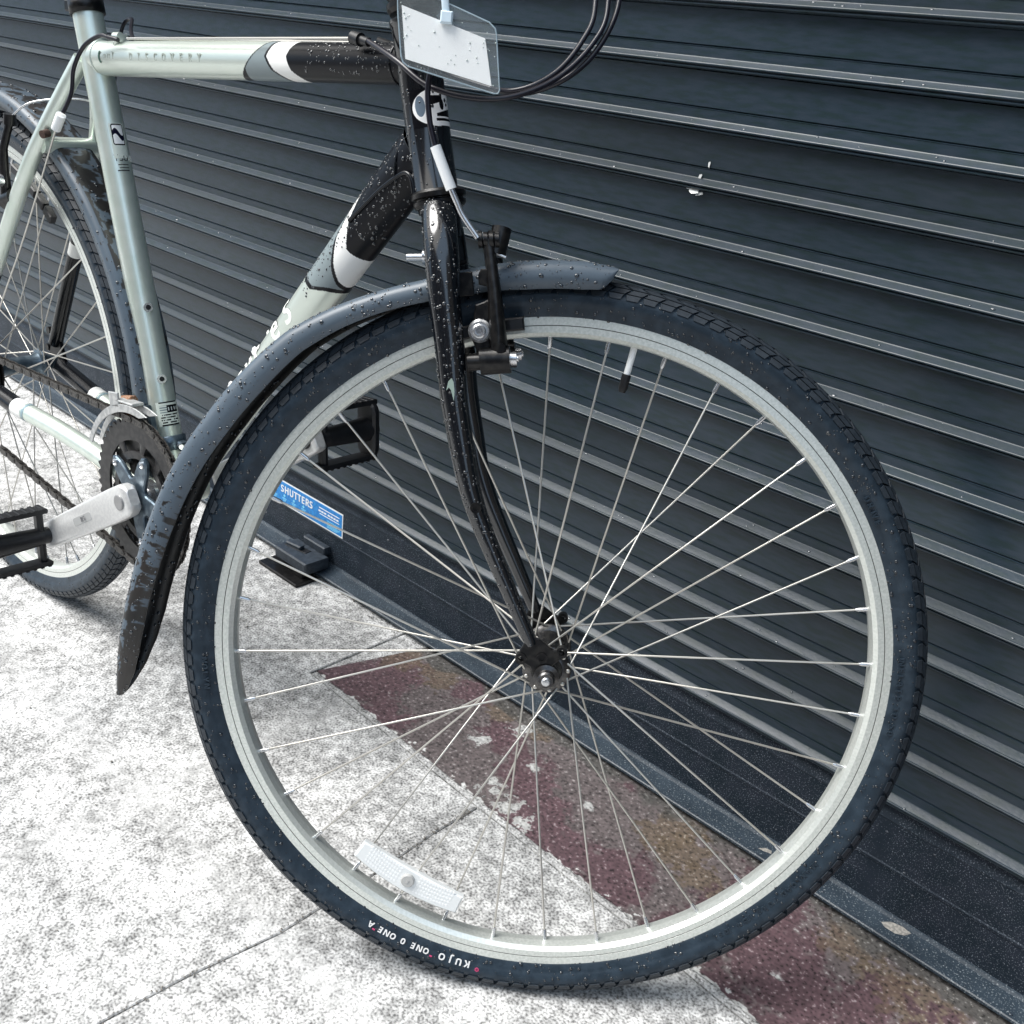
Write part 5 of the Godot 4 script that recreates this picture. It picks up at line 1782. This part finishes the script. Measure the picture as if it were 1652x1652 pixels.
func build_cables(bike: Node3D) -> void:
	var c := holder("cables", bike)
	cable(c, "gear_cable", [[-0.2560, 0.8520, 0.3660], [-0.2450, 0.8505, 0.3690], [-0.1988, 0.8396, 0.3784], [-0.1637, 0.8242, 0.3744], [-0.1310, 0.8189, 0.3562], [-0.1081, 0.8237, 0.3297], [-0.0949, 0.8406, 0.2942], [-0.0896, 0.8678, 0.2622], [-0.0963, 0.8958, 0.2396], [-0.1250, 0.945, 0.2200], [-0.18, 0.985, 0.215]], 0.0023, M.cable)
	cable(c, "gear_cable", [[-0.2488, 0.8507, 0.3365], [-0.2241, 0.8357, 0.3209], [-0.1846, 0.8266, 0.3049], [-0.1266, 0.8268, 0.3108], [-0.1043, 0.8434, 0.2879], [-0.0996, 0.8703, 0.2629], [-0.1045, 0.8962, 0.2461], [-0.1340, 0.945, 0.2260], [-0.19, 0.985, 0.22]], 0.0023, M.cable)
	cable(c, "brake_cable", [[-0.215, 0.835, 0.330], [-0.1528, 0.8248, 0.3061], [-0.1217, 0.8258, 0.3006], [-0.0957, 0.8411, 0.2816], [-0.0883, 0.8656, 0.2552], [-0.0969, 0.9018, 0.2251], [-0.1200, 0.945, 0.2100], [-0.17, 0.985, 0.20]], 0.0024, M.cable)
	cable(c, "brake_cable", [[-0.150, 0.93, 0.352], [-0.1560, 0.885, 0.368], [-0.1572, 0.8515, 0.3745], [-0.1569, 0.8353, 0.3788], [-0.1571, 0.8191, 0.3798], [-0.1519, 0.7961, 0.3798], [-0.1459, 0.7787, 0.3774]], 0.0024, M.cable)
	cable(c, "cable_boot", [[-0.1463, 0.7797, 0.3775], [-0.1380, 0.7633, 0.3745], [-0.1304, 0.7481, 0.3713]], 0.0046, M.white_plastic)
	cable(c, "brake_noodle", [[-0.1310, 0.7490, 0.3715], [-0.1250, 0.7385, 0.3690], [-0.1184, 0.7275, 0.3664], [-0.1055, 0.7124, 0.3605]], 0.0026, M.steel)
	# bare wires along the top tube, barrel adjusters at the head end
	cable(c, "gear_wire", [[-0.260, 0.8530, 0.3655], [-0.6459, 0.8236, 0.3801]], 0.0013, M.spoke)
	cable(c, "gear_wire", [[-0.262, 0.8505, 0.3480], [-0.6600, 0.8232, 0.3640]], 0.0013, M.spoke)
	for q in [[[-0.272, 0.8525, 0.3665], [-0.250, 0.8505, 0.3670]], [[-0.262, 0.8500, 0.3480], [-0.238, 0.8440, 0.3300]]]:
		var st := new_st()
		var a := G(q[0])
		var b := G(q[1])
		add_rod(st, a, a.lerp(b, 0.5), 0.0058, 14)
		add_rod(st, a.lerp(b, 0.5), b, 0.0038, 12)
		part("barrel_adjuster", st, M.black_plastic, c)
	cable(c, "brake_cable", [[-0.6600, 0.8210, 0.3835], [-0.6760, 0.8222, 0.3860], [-0.6938, 0.8222, 0.3879], [-0.7174, 0.809, 0.3952], [-0.7302, 0.7849, 0.4024], [-0.7344, 0.758, 0.4054], [-0.7390, 0.7356, 0.4150]], 0.0024, M.cable)
	cable(c, "brake_wire", [[-0.7469, 0.7262, 0.4175], [-0.8371, 0.5841, 0.4290], [-0.8993, 0.4934, 0.4380], [-0.98, 0.375, 0.45]], 0.0011, M.spoke)
	cable(c, "gear_cable", [[-0.6640, 0.8225, 0.3640], [-0.690, 0.832, 0.352], [-0.720, 0.842, 0.335], [-0.742, 0.832, 0.335], [-0.748, 0.79, 0.342], [-0.755, 0.73, 0.35]], 0.0022, M.cable)

# ---------------------------------------------------------------- saddle post, stem and bars (above the picture)
func build_top(bike: Node3D) -> void:
	var sdv := (F(0.2535, 0.506) - F(0.437, -0.030)).normalized()
	var e := F(0.2535, 0.506)
	var st := new_st()
	tube(st, PackedVector3Array([e - sdv * 0.012, e - sdv * 0.0115, e + sdv * 0.0045, e + sdv * 0.005]), [0.0185, 0.0200, 0.0200, 0.0185], 30)
	add_box(st, Vector3(0.018, 0.013, 0.014), e + Vector3(-0.022, -0.004, 0.004), Basis.IDENTITY, 0.002)
	part("seat_clamp", st, M.dark_metal, bike)
	st = new_st()
	add_rod(st, e, e + sdv * 0.13, 0.0135, 24)
	part("seat_post", st, M.steel, bike)
	# saddle: a loft from broad tail to narrow nose
	st = new_st()
	var rows := []
	var top := e + sdv * 0.155
	for i in 13:
		var t := i / 12.0
		var w := lut([[0, 0.03], [0.06, 0.065], [0.2, 0.078], [0.4, 0.055], [0.6, 0.030], [0.9, 0.020], [1, 0.008]], t)
		var row := PackedVector3Array()
		for q in 20:
			var a := TAU * q / 20
			row.append(top + Vector3(-0.13 + 0.27 * t, 0.022 * sin(a) * (1.0 if sin(a) > 0 else 1.4) + 0.01 * pow(2.0 * t - 1.0, 2), w * cos(a)))
		rows.append(row)
	rows.reverse()
	grid(st, rows, true, 1)
	fan(st, rows[0], true)
	fan(st, rows[-1], false)
	part("saddle", st, M.black_plastic, bike)
	var hb := holder("handlebar", bike, front_xf)
	var ax := Vector3(-0.2372, 0.9715, 0.0).normalized()
	var base := Vector3(-0.1390, 0.3760, 0.0)
	st = new_st()
	tube(st, PackedVector3Array([base + ax * 0.20, base + ax * 0.305, base + ax * 0.33 + Vector3(0.03, 0.0, 0), base + ax * 0.34 + Vector3(0.075, 0.012, 0)]), [0.0142, 0.0142, 0.0165, 0.0150], 22)
	part("stem", st, M.dark_metal, hb)
	var mid := base + ax * 0.34 + Vector3(0.08, 0.012, 0)
	st = new_st()
	tube(st, spline([mid + Vector3(-0.06, 0.03, -0.29), mid + Vector3(-0.02, 0.03, -0.16), mid + Vector3(0, 0, -0.05), mid + Vector3(0, 0, 0.05), mid + Vector3(-0.02, 0.03, 0.16), mid + Vector3(-0.06, 0.03, 0.29)], 6), 0.0125, 18)
	part("bar", st, M.dark_metal, hb)
	for side: float in [1.0, -1.0]:
		st = new_st()
		add_rod(st, mid + Vector3(-0.033, 0.03, 0.185 * side), mid + Vector3(-0.061, 0.03, 0.295 * side), 0.0165, 18)
		part("grip", st, M.black_plastic, hb)
		st = new_st()
		tube(st, spline([mid + Vector3(0.012, 0.022, 0.13 * side), mid + Vector3(0.045, 0.005, 0.17 * side), mid + Vector3(0.03, -0.008, 0.25 * side)], 5), 0.0050, 10)
		part("brake_lever", st, M.dark_metal, hb)

# ---------------------------------------------------------------- card pouch hanging from the bars
func build_pouch() -> void:
	var org := FHUB + STEER * Vector3(-0.112, 0.517, 0.072)
	var p := holder("card_pouch", self, Transform3D(STEER, org))
	tag(p, "clear plastic pouch with a blank white card, hung from the handlebar by a zip tie", "card pouch")
	var W := func(x: float, y: float) -> Vector2: return Vector2(x + 0.112, y - 0.517)
	var out := PackedVector2Array(POUCH)
	var st := new_st()
	prism(st, out, -0.0007, 0.0007, 0.0)
	var film := part("film", st, M.clear, p)
	wet(film, 36, 501, 0.0004, 0.0010, Vector3(0.6, 0.3, 0.75), 0.5, M.drop_silver)
	st = new_st()
	var ring := PackedVector3Array()
	for q in out: ring.append(Vector3(q.x, q.y, 0))
	ring.append(ring[0]); ring.append(ring[1])
	tube(st, ring, 0.0006, 8, false)
	part("welded_edge", st, M.pouch_edge, p)
	st = new_st()
	prism(st, PackedVector2Array(CARD), -0.0003, 0.0003, 0.0)
	var cd := part("card", st, M.card, p, Transform3D(Basis.IDENTITY, Vector3(0, 0, 0.0002)))
	st = new_st()
	tube(st, PackedVector3Array([TIE_A, TIE_A.lerp(TIE_B, 0.5), TIE_B]), [Vector2(0.0008, 0.0030), Vector2(0.0008, 0.0030), Vector2(0.0008, 0.0030)], 8, true, Vector3.BACK)
	add_box(st, Vector3(0.0095, 0.0090, 0.0048), TIE_A + Vector3(0, 0.001, 0.001), Basis.IDENTITY, 0.001)
	part("zip_tie", st, M.tie, p)

const POUCH := [Vector2(-0.0594, 0.0354), Vector2(-0.0332, 0.0264), Vector2(0.0015, 0.0156), Vector2(0.0068, 0.0116), Vector2(0.0082, 0.0077), Vector2(0.0154, -0.0332), Vector2(0.0142, -0.0356), Vector2(0.0108, -0.036), Vector2(-0.0586, -0.023), Vector2(-0.0628, -0.0203), Vector2(-0.0647, -0.0159), Vector2(-0.0702, 0.0154), Vector2(-0.0726, 0.0354)]
const CARD := [Vector2(-0.0611, -0.0178), Vector2(0.0087, -0.0307), Vector2(-0.0001, 0.0036), Vector2(-0.0678, 0.0211)]
const TIE_A := Vector3(-0.0314, 0.014, 0.002)
const TIE_B := Vector3(-0.0372, 0.0456, 0.004)
